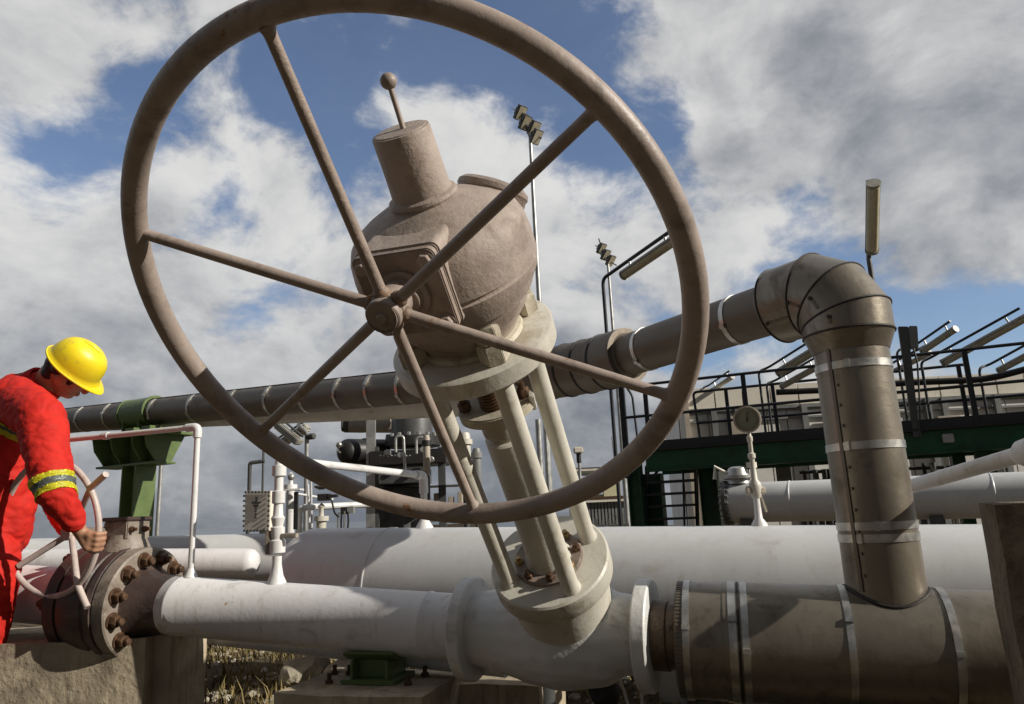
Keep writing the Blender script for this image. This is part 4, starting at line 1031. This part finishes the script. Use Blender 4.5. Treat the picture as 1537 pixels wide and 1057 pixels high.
for px, w_, bk, m_ in ((952, .22, .30, M_dgreen), (979, .30, .75, M_dgreen), (1062, .30, 1.0, M_dgreen), (1480, .2, .3, M_dgreen), (1440, .16, .9, M_dgreen)):
    u_ = U(px, 700, bk); f = MB()
    zt_ = beam_b if px > 960 else deck_z
    for s_ in (-1, 1): f.box(lp_(u_ + s_ * w_ * .46, bk, zt_ / 2), pf * .012, pn * w_ * .5, Z(zt_ / 2))
    f.box(lp_(u_, bk, zt_ / 2), pf * w_ * .45, pn * .01, Z(zt_ / 2)); f.build('column', m_, plat, .003)
def railpost(px, bk=0.0, h_=None, w_=.034, z0=None):
    u_ = U(px, 610, bk); f = MB(); f.box(lp_(u_, bk, (deck_z + (h_ or rail_z)) / 2), pf * w_, pn * .03, Z(((h_ or rail_z) - deck_z) / 2)); f.build('rail_post', M_rail, plat, .004)
for px in (970, 1120, 1462): railpost(px, -.03)
def railbar(px0, py0, px1, py1, bk=0.0, r=.024, ext=0):
    a, b = hp(px0, py0, bk), hp(px1, py1, bk); z_ = (a.z + b.z) / 2; a.z = b.z = z_
    f = MB(); f.tube([a, b], r, 12); f.build('rail', M_rail, plat); return z_
railbar(958, 571, 1640, 513, -.03); mz = railbar(936, 624, 1640, 566, -.03)
# end post, taller, with stair return
f = MB(); e_ = hp(937, 640, .1); f.box(V((e_.x, e_.y, (deck_z + hp(937, 578, .1).z) / 2 - .2)), pf * .045, pn * .04, Z((hp(937, 578, .1).z - deck_z) / 2 + .2)); f.build('end_post', M_rail, plat, .004)
f = MB(); f.tube(fillet([hp(941, 582, .1), hp(949, 594, .1), hp(957, 660, .1)], .05), .02, 10); f.build('rail_loop', M_rail, plat)
# rear guard rail
rb = 1.45; rz2 = (hp(1045, 585, rb).z + hp(1400, 556, rb).z) / 2
f = MB(); a = hp(1046, 660, rb); b = hp(1040, 588, rb); b.z = rz2; c = hp(1452, 551, rb); c.z = rz2; dwn = hp(1462, 600, rb)
f.tube(fillet([V((b.x + .06, b.y, deck_z)), b, c, V((c.x, c.y, deck_z))], .08), .024, 12); f.build('rear_rail', M_rail, plat)
railbar(1045, 630, 1640, 590, rb)
for px in (1092, 1163, 1449):
    railpost(px, rb, rz2, .03)
f = MB(); a = hp(1172, 600, .6); pts_ = [hp(1165, 589, 1.0), hp(1260, 585, 1.0), hp(1350, 575, 1.0), hp(1480, 570, 1.0), hp(1545, 553, .9)]
f.tube(fillet(pts_, .3), .05, 12); tag(f.build('cable_bundle', M_black), 'thick black cable bundle sagging behind the platform rails', 'cable')
# junction box on a tapered bracket
jb = thing('junction_box', 'grey box on dark channel bracket fixed to the platform right of the riser', 'junction box', hp(1375, 655, -.05))
f = MB(); f.prism([hp(1348, 490, -.08), hp(1363, 490, -.08), hp(1381, 656, -.08), hp(1371, 656, -.08)], -pn * .10); f.build('bracket', M_dgrey, jb, .006)
f = MB(); f.prism([hp(1364, 489, -.10), hp(1377, 489, -.10), hp(1379, 522, -.10), hp(1367, 522, -.10)], -pn * .16); f.build('case', M_grey, jb, .01)
f = MB(); f.tube(fillet([hp(1371, 523, -.12), hp(1377, 545, -.12), hp(1380, 600, -.12), hp(1381, 655, -.12)], .05), .013, 8); f.build('cable', M_black, jb)
f = MB(); q = hp(1423, 658, -.09); f.box(q, pf * .07, pn * .03, Z(.06)); tag(f.build('socket_box', M_galv, None, .01), 'small pale socket box on the green platform beam', 'socket box')

# stair
stair = thing('stair', 'black steel stair with open treads under the left end of the platform', 'stair', lp_(U(1005, 780, .6), .6, 0))
for k, py in enumerate((705, 724, 742, 760, 779, 800)):
    a = hp(973, py + 1, .25 + .1 * k); b = hp(1044, py - 1, .25 + .1 * k); b.z = a.z
    f = MB(); f.box((a + b) / 2, pf * ((b - a).length / 2), pn * .12, Z(.020)); f.build('tread', M_rail, stair, .003)
for px in (971, 1044):
    a = hp(px, 697, .2); b = hp(px + 4, 812, .95); f = MB(); f.bar(a, b, .03, .2, pn); f.build('stringer', M_rail, stair, .003)
f = MB(); a = hp(976, 722, .3); b = hp(990, 703, .3); f.bar(a, b, .04, .04); f.build('brace', M_rail, stair)
f = MB(); f.tube([hp(1025, 698, 1.2), hp(1028, 810, 1.2)], .02, 10).tube([hp(990, 750, 3), hp(990, 800, 3)], .015, 8); f.build('hand_rail', M_rail, stair)

# cream building behind
BB = 3.0
bf = V((.999, -.04, 0)).normalized(); bn = V((-.04, -.999, 0)).normalized(); bO = hp(1036, 650, BB); bO = V((bO.x, bO.y, 0))
def lb_(u, w, z): return bO + bf * u - bn * w + Z(z)
def bp_(px, py, w=0.0): return H(px, py, bO - bn * w, bn)
bl = thing('clad_building', 'long low building with cream cladding panels behind the platform', 'building', lb_(3.5, .5, 0))
u0, u1_ = 0.0, (bp_(1640, 640) - bO).dot(bf)
zt_ = (bp_(1045, 588).z + bp_(1390, 558).z) / 2; zm_ = (bp_(1060, 617).z + bp_(1400, 596).z) / 2
f = MB()
for k in range(14):
    w_ = (u1_ - u0) / 14; f.box(lb_(u0 + w_ * (k + .5), 0.03, (zt_ + zm_) / 2), bf * (w_ / 2 - .012), bn * .03, Z((zt_ - zm_) / 2 - .02))
f.build('upper_panel', M_clad, bl, .004)
f = MB()
for k in range(20):
    w_ = (u1_ - u0) / 20; f.box(lb_(u0 + w_ * (k + .5), 0.05, zm_ / 2 - .05), bf * (w_ / 2 - .01), bn * .03, Z(zm_ / 2 - .05))
f.build('lower_panel', M_clad_d, bl, .004)
f = MB(); f.box(lb_((u0 + u1_) / 2, 1.6, zt_ / 2 - .03), bf * ((u1_ - u0) / 2 - .01), bn * 1.5, Z(zt_ / 2 - .06)); f.build('wall', M_clad_d, bl)
f = MB(); f.box(lb_((u0 + u1_) / 2, 0, zm_ - .02), bf * ((u1_ - u0) / 2), bn * .05, Z(.03)); f.box(lb_((u0 + u1_) / 2, 0, zm_ - .24), bf * ((u1_ - u0) / 2), bn * .03, Z(.02)); f.build('rail_strip', M_grey, bl)
f = MB(); f.box(lb_(u0 - .05, 0.2, zt_ / 2 - .1), bf * .05, bn * .3, Z(zt_ / 2 - .1)); f.build('corner_trim', M_tan, bl)
for px in (1072, 1108, 1208, 1305, 1395, 1420, 1500):
    u_ = (bp_(px, 640) - bO).dot(bf); f = MB(); f.box(lb_(u_, -.06, zm_ / 2), bf * .055, bn * .05, Z(zm_ / 2)); f.build('stanchion', M_grey, bl)
for px, w_ in ((1110, 13), (1250, 8), (1425, 15)):
    a = bp_(px - w_, 655, -.1); b = bp_(px + w_, 626, -.1); f = MB(); f.box(V(((a.x + b.x) / 2, (a.y + b.y) / 2, (a.z + b.z) / 2)), bf * ((b - a).dot(bf) / 2), bn * .06, Z((b.z - a.z) / 2 + .03)); f.build('tan_hatch', M_tan, bl, .01)
for px in (1020, 1118, 1410, 1438):
    a = hp(px, 656, 1.8); q = V((a.x, a.y, -.02)); x = thing('thin_pole', {1020: 'thin rod standing behind platform rails left of the cream building', 1118: 'pale short rod before the tan hatch left of the gauge', 1410: 'pale rod at left side of the right tan hatch', 1438: 'pale rod at right side of the right tan hatch'}[px], 'pole', q)
    f = MB(); f.tube([q, hp(px - 2, 612 if px == 1020 else 634, 1.8)], .016, 8); f.build('shaft', M_dgrey if px == 1020 else M_clad, x); f = MB(); f.cyl(q, UP, .03, .05, 10); f.build('foot', M_galv, x)
# pipework under the platform
f = MB()
pw = thing('pipe_rack', 'tangle of dark upright pipes under the platform right of the stair', 'pipe rack', lp_(U(1250, 750, 2.2), 2.2, 0))
for k, px in enumerate((1205, 1215, 1232, 1240, 1246, 1252, 1385, 1398, 1412, 1430, 1448)):
    a = hp(px, 770, 1.9); b = hp(px - 3, 690, 1.9); f = MB(); f.tube([V((a.x, a.y, 0)), V((a.x, a.y, beam_b - .05 if k % 3 else beam_b - .3))], .03 if k % 2 else .05, 10); f.build('riser', M_black if k % 2 else M_dgrey, pw)
f = MB(); f.tube([hp(1200, 709, 1.9), hp(1460, 700, 1.9)], .03, 10).tube([hp(1200, 722, 2.0), hp(1460, 716, 2.0)], .02, 10); f.build('cross_pipe', M_black, pw)
f = MB(); f.box(hp(1176, 706, 1.5), pf * .12, pn * .1, Z(.25)); f.build('pale_box', M_grey, pw, .02)
f = MB(); f.tube(fillet([hp(1395, 695, 1.2), hp(1402, 710, 1.2), hp(1412, 725, 1.2)], .05), .02, 8); f.build('hose', M_galv, pw)

# horizontal vessel on the right, in front of the platform
Q0 = P(1092, 755, 8.2); Q1 = P(1520, 743, 7.0); qd = (Q1 - Q0).normalized(); QR = .215
v2 = thing('pipe_vessel', 'white horizontal vessel with bolted round end beneath the green platform', 'vessel', Q0 - Z(QR))
f = MB(); pr_ = []
for k in range(0, 9):
    t = math.pi / 2 * k / 8; pr_.append((-.06 + .12 * (1 - math.cos(t)), QR * math.sin(t)))
Lq = (Q1 - Q0).length; rgp = (at_px(Q0, Q1, 1490) - Q0).length; rgq = (at_px(Q0, Q1, 1188) - Q0).length
for w_ in (rgq, rgp): pr_ += [(w_ - .01, QR), (w_ - .004, QR + .005), (w_ + .004, QR + .005), (w_ + .01, QR)]
pr_ += [(Lq + .8, QR), (Lq + .8, 0)]
f.lathe(Q0, qd, pr_, 64); f.build('shell', M_vessel, v2)
f = MB(); f.lathe(Q0 - qd * .02, qd, [(0, QR * .9), (0, QR + .03), (.04, QR + .03), (.04, QR * .9)], 48); f.build('end_flange', M_dgrey, v2)
uq, vq, _ = frame(qd)
for k in range(20):
    a = 2 * math.pi * k / 20; f = MB(); c_ = Q0 - qd * .05 + (uq * math.cos(a) + vq * math.sin(a)) * (QR + .012); f.hexn(c_, qd, .10, .016); f.build('flange_bolt', M_grey, v2)
hq = at_px(Q0, Q1, 1112) + Z(QR - .01); f = MB(); f.lathe(hq, UP, [(0, .13), (.05, .12), (.06, .17), (.09, .17), (.09, .12), (.17, .10), (.19, .06), (.19, 0)], 32); f.build('hatch', M_galv, v2)
f = MB(); f.tube([hq + Z(.12) - qd * .12, hq + Z(.2) - qd * .24, hq + Z(.06) - qd * .26], .022, 10); f.box(hq + Z(.2) + qd * .16, qd * .05, UP.cross(qd) * .04, Z(.03)); f.build('hatch_arm', M_clad, v2)
for px in (1120, 1400):
    c_ = at_px(Q0, Q1, px); f = MB(); f.box(V((c_.x, c_.y, (c_.z - QR) / 2)), qd * .06, UP.cross(qd) * .16, Z((c_.z - QR) / 2 + .04)); f.build('saddle_foot', M_dgrey, v2, .004)

# strip lights over the platform
def pl_light(label, p0, p1, bk, r, foot_px=None, drop=.10):
    a, b = hp(p0[0], p0[1], bk), hp(p1[0], p1[1], bk - .5)
    base = None
    if foot_px: q = hp(foot_px, 655, bk); base = V((q.x, q.y, deck_z + .04))
    return strip_light('strip_light', label, a, b, r, base, drop=drop)
pl_light('strip light on bent conduit reaching to the top of right edge', (1415, 545), (1545, 474), .9, .062, 1401)
pl_light('strip light right of the junction box above the rails', (1385, 527), (1434, 494), 1.2, .055, 1366)
pl_light('lower strip light at the right edge behind the black cable bundle', (1500, 556), (1560, 524), 1.4, .055, 1488)
pl_light('upper strip light of the pair left of the tall riser', (1168, 560), (1262, 502), 1.0, .075, 1150)
pl_light('lower strip light of the pair left of the tall riser', (1174, 580), (1232, 548), 1.3, .055, 1160)
pl_light('short strip light low behind the riser and junction box', (1345, 556), (1396, 530), 1.9, .045, 1340)
pl_light('tiny far strip light between the wheel rim and the gauge', (1070, 586), (1099, 566), 3.6, .05, 1062)
# strip light on its own tall post beside mast
pb = hp(921, 640, -.4); foot = V((pb.x, pb.y, -.02)); 
a = P(936, 413, pix(pb)[2]); b = P(1018, 357, pix(pb)[2] - 1.0)
strip_light('strip_light', 'long strip light on the tall post crossing the right of the wheel rim', a, b, .085, foot, drop=.09, post=.03)
# strip light hanging nearly end-on above elbow
a = P(1309, 376, 8.5); b = P(1311, 276, 7.9); q = P(1345, 655, 9.2)
o = strip_light('strip_light', 'strip light tilted almost upright above the mitred elbow', a, b, .075, None, rod=False)
f = MB(); q = P(1304, 388, 8.5); foot = V((q.x, q.y, -.02)); dd = (b - a).normalized(); u, v, _ = frame(dd, UP)
f.tube(fillet([foot, q, a + V((0, .08, 0)), b + V((0, .09, 0)), b + V((0, .09, .08))], .1), .028, 12); f.build('conduit', M_dgrey, o)

# ------------------------------------------------------------------ small far buildings
sh = thing('plant_shed', 'dark grey low shed with pale roof edge seen between yoke rod and stair', 'shed', ground_of(910, 790, 22))
f = MB(); a, b = P(884, 800, 22), P(938, 752, 22); f.bx(a.x, b.x + .3, a.y, a.y + 3, -.02, b.z); f.build('wall', M_dgrey, sh)
f = MB()
for k in range(14):
    x_ = a.x + (b.x + .3 - a.x) * (k + .5) / 14; f.bx(x_ - .03, x_ + .03, a.y - .03, a.y, 0, b.z)
f.build('wall_rib', M_grey, sh)
f = MB(); f.bx(a.x - .1, b.x + .4, a.y - .15, a.y + 3.1, b.z, b.z + .09); f.build('roof', M_clad, sh)
f = MB(); f.bx(a.x - .12, b.x + .42, a.y - .17, a.y + 3.12, b.z + .095, b.z + .16); f.build('roof_edge', M_bolt, sh)
sh = thing('shelter', 'pale yellow sheet shelter with dark roof just above the grey shed', 'shelter', ground_of(900, 740, 26))
a, b = P(864, 790, 26), P(931, 716, 26)
f = MB(); f.bx(a.x, b.x - .3, a.y, a.y + 3, -.02, P(900, 742, 26).z); f.bx(b.x - .6, b.x, a.y - .2, a.y + .1, P(900, 742, 26).z - .3, P(900, 719, 26).z); f.build('wall', M_yshed, sh)
f = MB(); f.bx(a.x - .2, b.x + .1, a.y - .4, a.y + 3.2, P(900, 719, 26).z + .3, P(900, 719, 26).z + .42); f.build('roof', M_dgrey, sh)
f = MB(); f.bx(a.x - .2, a.x + 1.1, a.y - .45, a.y - .42, P(880, 707, 26).z, P(880, 704, 26).z); f.build('roof_trim', M_clad, sh)
wl = thing('wall_lamp', 'small white hooded lamp on short bracket right of the yoke rod', 'lamp', ground_of(868, 690, 14))
q = P(868, 676, 14); f = MB(); f.box(q, V((.09, 0, 0)), V((0, .09, 0)), Z(.06)); f.build('hood', M_clad, wl, .02)
f = MB(); f.cyl(q - Z(.24), UP, .2, .045, 14, .01); f.build('bracket', M_black, wl)
f = MB(); f.tube([V((q.x, q.y, -.02)), q - Z(.2)], .03, 10); f.build('post', M_galv, wl)
fn = thing('low_railing', 'low white railing in front of the grey shed', 'railing', ground_of(910, 795, 18))
for k, px in enumerate((896, 904, 914, 924, 934)):
    q = P(px, 800, 18); f = MB(); f.bx(q.x - .025, q.x + .025, q.y, q.y + .05, -.02, P(px, 782 if k % 2 else 779, 18).z); f.build('post', M_clad, fn)
f = MB(); a, b = P(885, 792, 18), P(945, 790, 18); f.bx(a.x, b.x, a.y + .055, a.y + .1, a.z - .05, a.z + .05); f.build('rail', M_clad, fn)
q = P(928, 700, 24); f = MB(); f.tube([V((q.x, q.y, -.02)), P(918, 655, 24)], .012, 8); tag(f.build('whip_aerial', M_dgrey), 'hair thin whip aerial rising beyond the grey shed', 'aerial')

# ------------------------------------------------------------------ odds and ends on the ground
f = MB(); bmesh.ops.create_icosphere(f.b, subdivisions=3, radius=.06, matrix=Matrix.Translation(P(905, 1040, 2.75)) @ Matrix.Diagonal((1, 1, 1.2, 1)))
from mathutils import noise as mn
for v in f.b.verts: v.co += mn.noise_vector(v.co * 14) * .025
tag(link('black_rag', f.b, M_black, None, 40), 'black rag bundle hanging under the gate valve body', 'rag')
for pts_, lab in (([(922, 1024, 2.72), (931, 1022, 2.70), (936, 1036, 2.68), (944, 1062, 2.66)], 'white cord end looped by the black rag under valve'),
                  ([(952, 1026, 2.72), (958, 1026, 2.70), (963, 1040, 2.68), (964, 1068, 2.66)], 'white cord end hanging free, farther from the black rag')):
    f = MB(); f.tube(fillet([P(*q) for q in pts_], .015), .0055, 8); tag(f.build('cord', M_rope), lab, 'cord')
tag(pipeline('support_leg', 'dim steel prop standing under the gate valve body', [(815, 1010, 2.95), (815, 1100, 2.95)], .05, M_dgrey, 'prop', None, 16), None)
# grass: blades in tufts
rg = random.Random(11); f = MB()
def tuft(x, y, n_, hmax):
    for _ in range(n_):
        a = rg.uniform(0, 6.28); rad = rg.uniform(0, .07); bx_, by_ = x + rad * math.cos(a), y + rad * math.sin(a)
        hgt = rg.uniform(.35, 1) * hmax; lean = rg.uniform(.1, .9) * hgt; la = rg.uniform(0, 6.28); w_ = rg.uniform(.003, .006)
        p0 = V((bx_, by_, -.03)); p1 = p0 + V((math.cos(la) * lean * .35, math.sin(la) * lean * .35, hgt * .6)); p2 = p0 + V((math.cos(la) * lean, math.sin(la) * lean, hgt))
        sd_ = V((-math.sin(la), math.cos(la), 0)) * w_
        vs = [f.b.verts.new(q) for q in (p0 - sd_, p0 + sd_, p1 + sd_ * .8, p1 - sd_ * .8, p2)]
        f.b.faces.new(vs[:4]); f.b.faces.new((vs[3], vs[2], vs[4]))
for _ in range(900):
    x, y = rg.uniform(-2.6, -.5), rg.uniform(3.3, 6.5); tuft(x, y, rg.randint(6, 14), rg.choice((.05, .08, .12, .17)))
for _ in range(700):
    x, y = rg.uniform(-.1, 2.4), rg.uniform(2.5, 5.2); tuft(x, y, rg.randint(6, 12), rg.choice((.04, .07, .10)))
tag(f.build('grass', M_blade), 'dry yellow and green grass growing under the pipes', 'grass', None, 'stuff')

gv = MB(); rg = random.Random(5)
for _ in range(1500):
    if rg.random() < .6: x, y = rg.uniform(-2.4, -.4), rg.uniform(3.2, 6.0)
    else: x, y = rg.uniform(.0, 2.2), rg.uniform(2.6, 4.6)
    r_ = rg.choice((.008, .012, .018, .028)); bmesh.ops.create_icosphere(gv.b, subdivisions=1, radius=r_, matrix=Matrix.Translation((x, y, -.005)) @ Matrix.Rotation(rg.uniform(0, 3), 4, 'Z') @ Matrix.Diagonal((1.4, 1, .7, 1)))
tag(gv.build('gravel', M_stone, ang=20), 'pale gravel scattered between the grass under the pipes', 'gravel', None, 'stuff')

# ------------------------------------------------------------------ the worker
wk = thing('person', 'worker in red coverall and yellow hard hat gripping the small valve wheel', 'person', V((P(-20, 900, 3.5).x, P(-20, 900, 3.5).y, -.02)))
pf_ = V((.90, .43, 0)).normalized(); pr_ = V((pf_.y, -pf_.x, 0))          # facing, his right
hd = P(104, 560, 3.52)
hu = (c_right * .70 + c_up * .64 - fwd * .10).normalized()
hf = (c_right * .55 - c_up * .70 + fwd * .34); hf = (hf - hu * hf.dot(hu)).normalized(); hrt = hf.cross(hu)
if hrt.dot(fwd) > 0: hrt = -hrt
def HP(f_, u_, r_): return hd + hf * f_ + hu * u_ + hrt * r_
def ell(c, a, b, c_): 
    mm = Matrix.Identity(4)
    for i in range(3): mm[i][0] = hf[i] * a; mm[i][1] = hrt[i] * b; mm[i][2] = hu[i] * c_
    return mm
nk = P(58, 592, 3.54)
wr = P(124, 803, 3.10); el_ = P(84, 742, 3.02); shd = P(62, 628, 3.20)
gr = H(146, 812, hc, hn)                                                   # where he grips the rim
kn = []
tang = (H(149, 798, hc, hn) - H(144, 826, hc, hn)).normalized()            # along the rim
out = (gr - hc).normalized()
chains = [[(nk - UP * .05, .070), (nk, .062), (HP(-.045, -.05, 0), .062)],
          [(wr - (wr - el_).normalized() * .06, .030), (wr, .028), (gr - tang * .0 - out * .02 + hn * .012, .024)]]
palm = gr + hn * .030 - out * .012
chains.append([(wr, .028), (palm + tang * .028, .020)]); chains.append([(wr, .028), (palm - tang * .024, .020)]); chains.append([(palm + tang * .03, .018), (palm - tang * .026, .018)])
chains.append([(nk - UP * .05, .065), (P(40, 625, 3.42), .07), (shd, .055), (P(71, 680, 3.10), .045), (el_, .040), (wr - (wr - el_).normalized() * .06, .031)])
for k in range(4):                                                         # four fingers closing over the rim
    o_ = tang * (.033 - .021 * k); ln = (.92, 1.0, .96, .8)[k]
    chains.append([(palm + o_, .0125), (gr + o_ * 1.1 + hn * .022 + out * .020 * ln, .0105), (gr + o_ * 1.1 + out * .028 * ln - hn * .006, .0095), (gr + o_ * 1.05 + out * .014 - hn * .024 * ln, .008)])
chains.append([(palm - tang * .018 - out * .02, .014), (gr - tang * .045 - out * .022 + hn * .008, .011), (gr - tang * .058 - out * .010 - hn * .010, .009)])
bodyo = blob('body', chains, M_skin, wk, .0055, 3, balls=[
    (HP(0, .0, 0), ell(0, .098, .076, .11)), (HP(.03, -.055, 0), ell(0, .062, .056, .065)), (HP(.062, -.085, 0), ell(0, .028, .03, .028)),
    (HP(.108, -.02, 0), ell(0, .018, .013, .026)), (HP(.088, .02, 0), ell(0, .018, .05, .016)), (HP(.094, -.062, 0), ell(0, .010, .022, .010)),
    (HP(-.006, -.012, .078), ell(0, .026, .010, .034)), (HP(-.006, -.012, -.078), ell(0, .026, .010, .034))])
# eyes and brows
for s_ in (-1, 1):
    f = MB(); f.ball(HP(.089, .002, .033 * s_), .011, 12); f.build('eye', mat('eye_white', (.6, .57, .5), .2), wk)
    f = MB(); f.tube([HP(.092, .022, .018 * s_), HP(.09, .027, .036 * s_), HP(.078, .02, .055 * s_)], .005, 8); f.build('eyebrow', M_hair, wk)
blob('hair', [[(HP(-.055, -.045, .02), .045), (HP(-.06, .0, 0), .06)], [(HP(-.04, .02, .045), .042), (HP(.03, .035, .054), .026), (HP(.032, -.005, .068), .013)], [(HP(-.04, .02, -.045), .042), (HP(.03, .035, -.054), .026), (HP(.032, -.005, -.068), .013)]], M_hair, wk, .007, 2)
# helmet: shell, brim, headband
hp0 = HP(-.006, .040, 0)
f = MB(); n_ = 40; rings = []
hx = lambda a: (.150 + (.045 * max(0, math.cos(a)) ** 3 if True else 0))
def hring(sc, hgt, peak=0.0):
    o_ = []
    for k in range(n_):
        a = 2 * math.pi * k / n_; o_.append(f.b.verts.new(hp0 + hf * (math.cos(a) * (.124 * sc + peak * .65 * max(0, math.cos(a)) ** 2)) + hrt * (math.sin(a) * .104 * sc) + hu * (hgt * .90 - .02 * max(0, math.cos(a)) ** 2 * (1 if peak else 0))))
    return o_
prev = None; first = None
for sc, hgt, pk in ((.95, .010, .0), (1.14, .004, .055), (1.15, .000, .058), (1.14, -.004, .056), (1.10, .006, .03), (1.04, .014, .0), (1.03, .03, 0), (1.0, .06, 0), (.92, .095, 0), (.78, .122, 0), (.58, .142, 0), (.33, .152, 0), (.1, .155, 0)):
    cur = hring(sc, hgt, pk)
    if prev: f.skin(prev, cur)
    else: first = cur
    prev = cur
f.b.faces.new(prev)
hel = f.build('hard_hat', M_helm, wk, 0, 50)
for s_ in (-.036, .036):
    f = MB(); f.tube([hp0 + hrt * s_ + hu * .094 + hf * -.074, hp0 + hrt * s_ + hu * .125 + hf * -.036, hp0 + hrt * s_ + hu * .130, hp0 + hrt * s_ + hu * .125 + hf * .036, hp0 + hrt * s_ + hu * .094 + hf * .074], .008, 10); f.build('crown_ridge', M_helm, hel)
f = MB(); f.tube([hp0 + hu * .106 + hf * -.078, hp0 + hu * .135 + hf * -.036, hp0 + hu * .140, hp0 + hu * .135 + hf * .036, hp0 + hu * .106 + hf * .078], .009, 10); f.build('crown_ridge', M_helm, hel)
f = MB(); o_ = []
for k in range(36):
    a = 2 * math.pi * k / 36; o_.append(hp0 + hf * math.cos(a) * .108 + hrt * math.sin(a) * .090 - hu * .004)
f.tube(o_, .013, 8, closed=True); f.build('headband', mat('pale_headband', (.55, .47, .38), .7), hel)
# jacket
R_ = lambda x, y, d, r: (P(x, y, d), r)
hipc = P(-14, 800, 3.44)
jk = blob('jacket', [
    [(hipc + pr_ * .08, .155), (P(-2, 735, 3.47) + pr_ * .08, .155), (P(16, 670, 3.53) + pr_ * .09, .155), (P(28, 622, 3.53) + pr_ * .10, .125)],
    [(hipc - pr_ * .08, .155), (P(-2, 735, 3.47) - pr_ * .08, .155), (P(16, 670, 3.53) - pr_ * .09, .155), (P(28, 622, 3.53) - pr_ * .10, .125)],
    [(P(28, 606, 3.50) + pr_ * .10, .115), (shd, .098)], [(P(28, 606, 3.53) - pr_ * .10, .115), (P(52, 618, 3.80), .10)],
    [(P(30, 600, 3.53), .13), (P(52, 592, 3.53), .092), (P(60, 584, 3.53), .088)],
    [(shd, .098), (P(71, 680, 3.10), .088), (P(78, 720, 3.04), .080), (el_, .070), (P(104, 772, 3.06), .053), (wr - (wr - el_).normalized() * .075, .048)],
    [(P(52, 618, 3.80), .10), (P(75, 700, 3.82), .09), (P(85, 745, 3.75), .08), (P(105, 790, 3.6), .06)],
    [(P(18, 760, 3.40), .10), (P(12, 795, 3.38), .085)]], M_red, wk, .008, 4, folds=.0036)
# collar
f = MB(); cn = (HP(-.02, -.06, 0) - P(40, 600, 3.54)).normalized(); cu, cv, _ = frame(cn)
cc_ = P(57, 583, 3.535); f.lathe(cc_ - cn * .03, cn, [(0, .105), (.035, .098), (.075, .092), (.08, .088), (.075, .080), (.03, .082)], 32); f.build('collar', M_red, wk)
# trousers
f_hip = [(P(-14, 815, 3.40) + pr_ * .08, .125), (P(-14, 815, 3.44) - pr_ * .07, .125)]
knee = P(-22, 935, 3.20); ank = V((P(-42, 1030, 3.25).x, P(-42, 1030, 3.25).y, .07))
blob('trousers', [[f_hip[0], (P(-14, 870, 3.26), .115), (knee, .095), (ank, .075)], [f_hip[1], (P(-30, 880, 3.62), .115), (P(-40, 940, 3.62), .095), (V((ank.x - .1, ank.y + .2, .07)), .075)], [f_hip[0], f_hip[1]]], M_red, wk, .010, 4, folds=.0045)
for q in (ank, V((ank.x - .1, ank.y + .2, .07))):
    blob('boot', [[(V((q.x, q.y, .05)), .05), (V((q.x, q.y, .05)) + pf_ * .10, .045), (V((q.x, q.y, .035)) + pf_ * .19, .038)]], M_black, wk, .008, 2)
# reflective bands: cut strips out of the jacket's own surface and lift them
def band(name, o, p0, nrm, lo, hi, keep, material, lift=.004):
    b = bmesh.new(); b.from_mesh(o.data); org = root_loc(o); p0 = p0 - org
    for k, s_ in ((lo, -1), (hi, 1)):
        bmesh.ops.bisect_plane(b, geom=b.verts[:] + b.edges[:] + b.faces[:], plane_co=p0 + nrm * k, plane_no=nrm * s_, clear_outer=True)
    kill = [f_ for f_ in b.faces if not keep(f_.calc_center_median() + org)]
    bmesh.ops.delete(b, geom=kill, context='FACES')
    b.normal_update()
    for v in b.verts: v.co += v.normal * lift
    r_ = bmesh.ops.extrude_face_region(b, geom=b.faces[:]); 
    for v in [x for x in r_['geom'] if isinstance(x, bmesh.types.BMVert)]: v.co -= v.normal * 0.0
    for v in b.verts: v.co += org
    if len(b.verts): return link(name, b, material, o, 60)
arm_d = (el_ - shd).normalized(); bp = P(82, 733, 3.03)
sdv = (el_ - P(71, 680, 3.10)).normalized()
near_arm = lambda q: ((q - bp) - sdv * (q - bp).dot(sdv)).length < .125
band('reflective_band', jk, bp, sdv, -.040, -.016, near_arm, M_yel); band('reflective_band', jk, bp, sdv, -.016, .012, near_arm, M_sil); band('reflective_band', jk, bp, sdv, .012, .036, near_arm, M_yel)
bk0 = P(18, 629, 3.42); bn_ = (P(20, 700, 3.5) - P(45, 610, 3.5)).normalized(); bn_ = (-c_up * .80 - c_right * .58).normalized()
arm_ax = (P(80, 720, 3.22) - shd).normalized()
on_back = lambda q: pix(q)[0] < 40 and pix(q)[2] < 3.62
for lo, hi, m_ in ((-.034, -.012, M_yel), (-.012, .014, M_sil), (.014, .036, M_yel)): band('reflective_band', jk, bk0, bn_, lo, hi, on_back, m_)
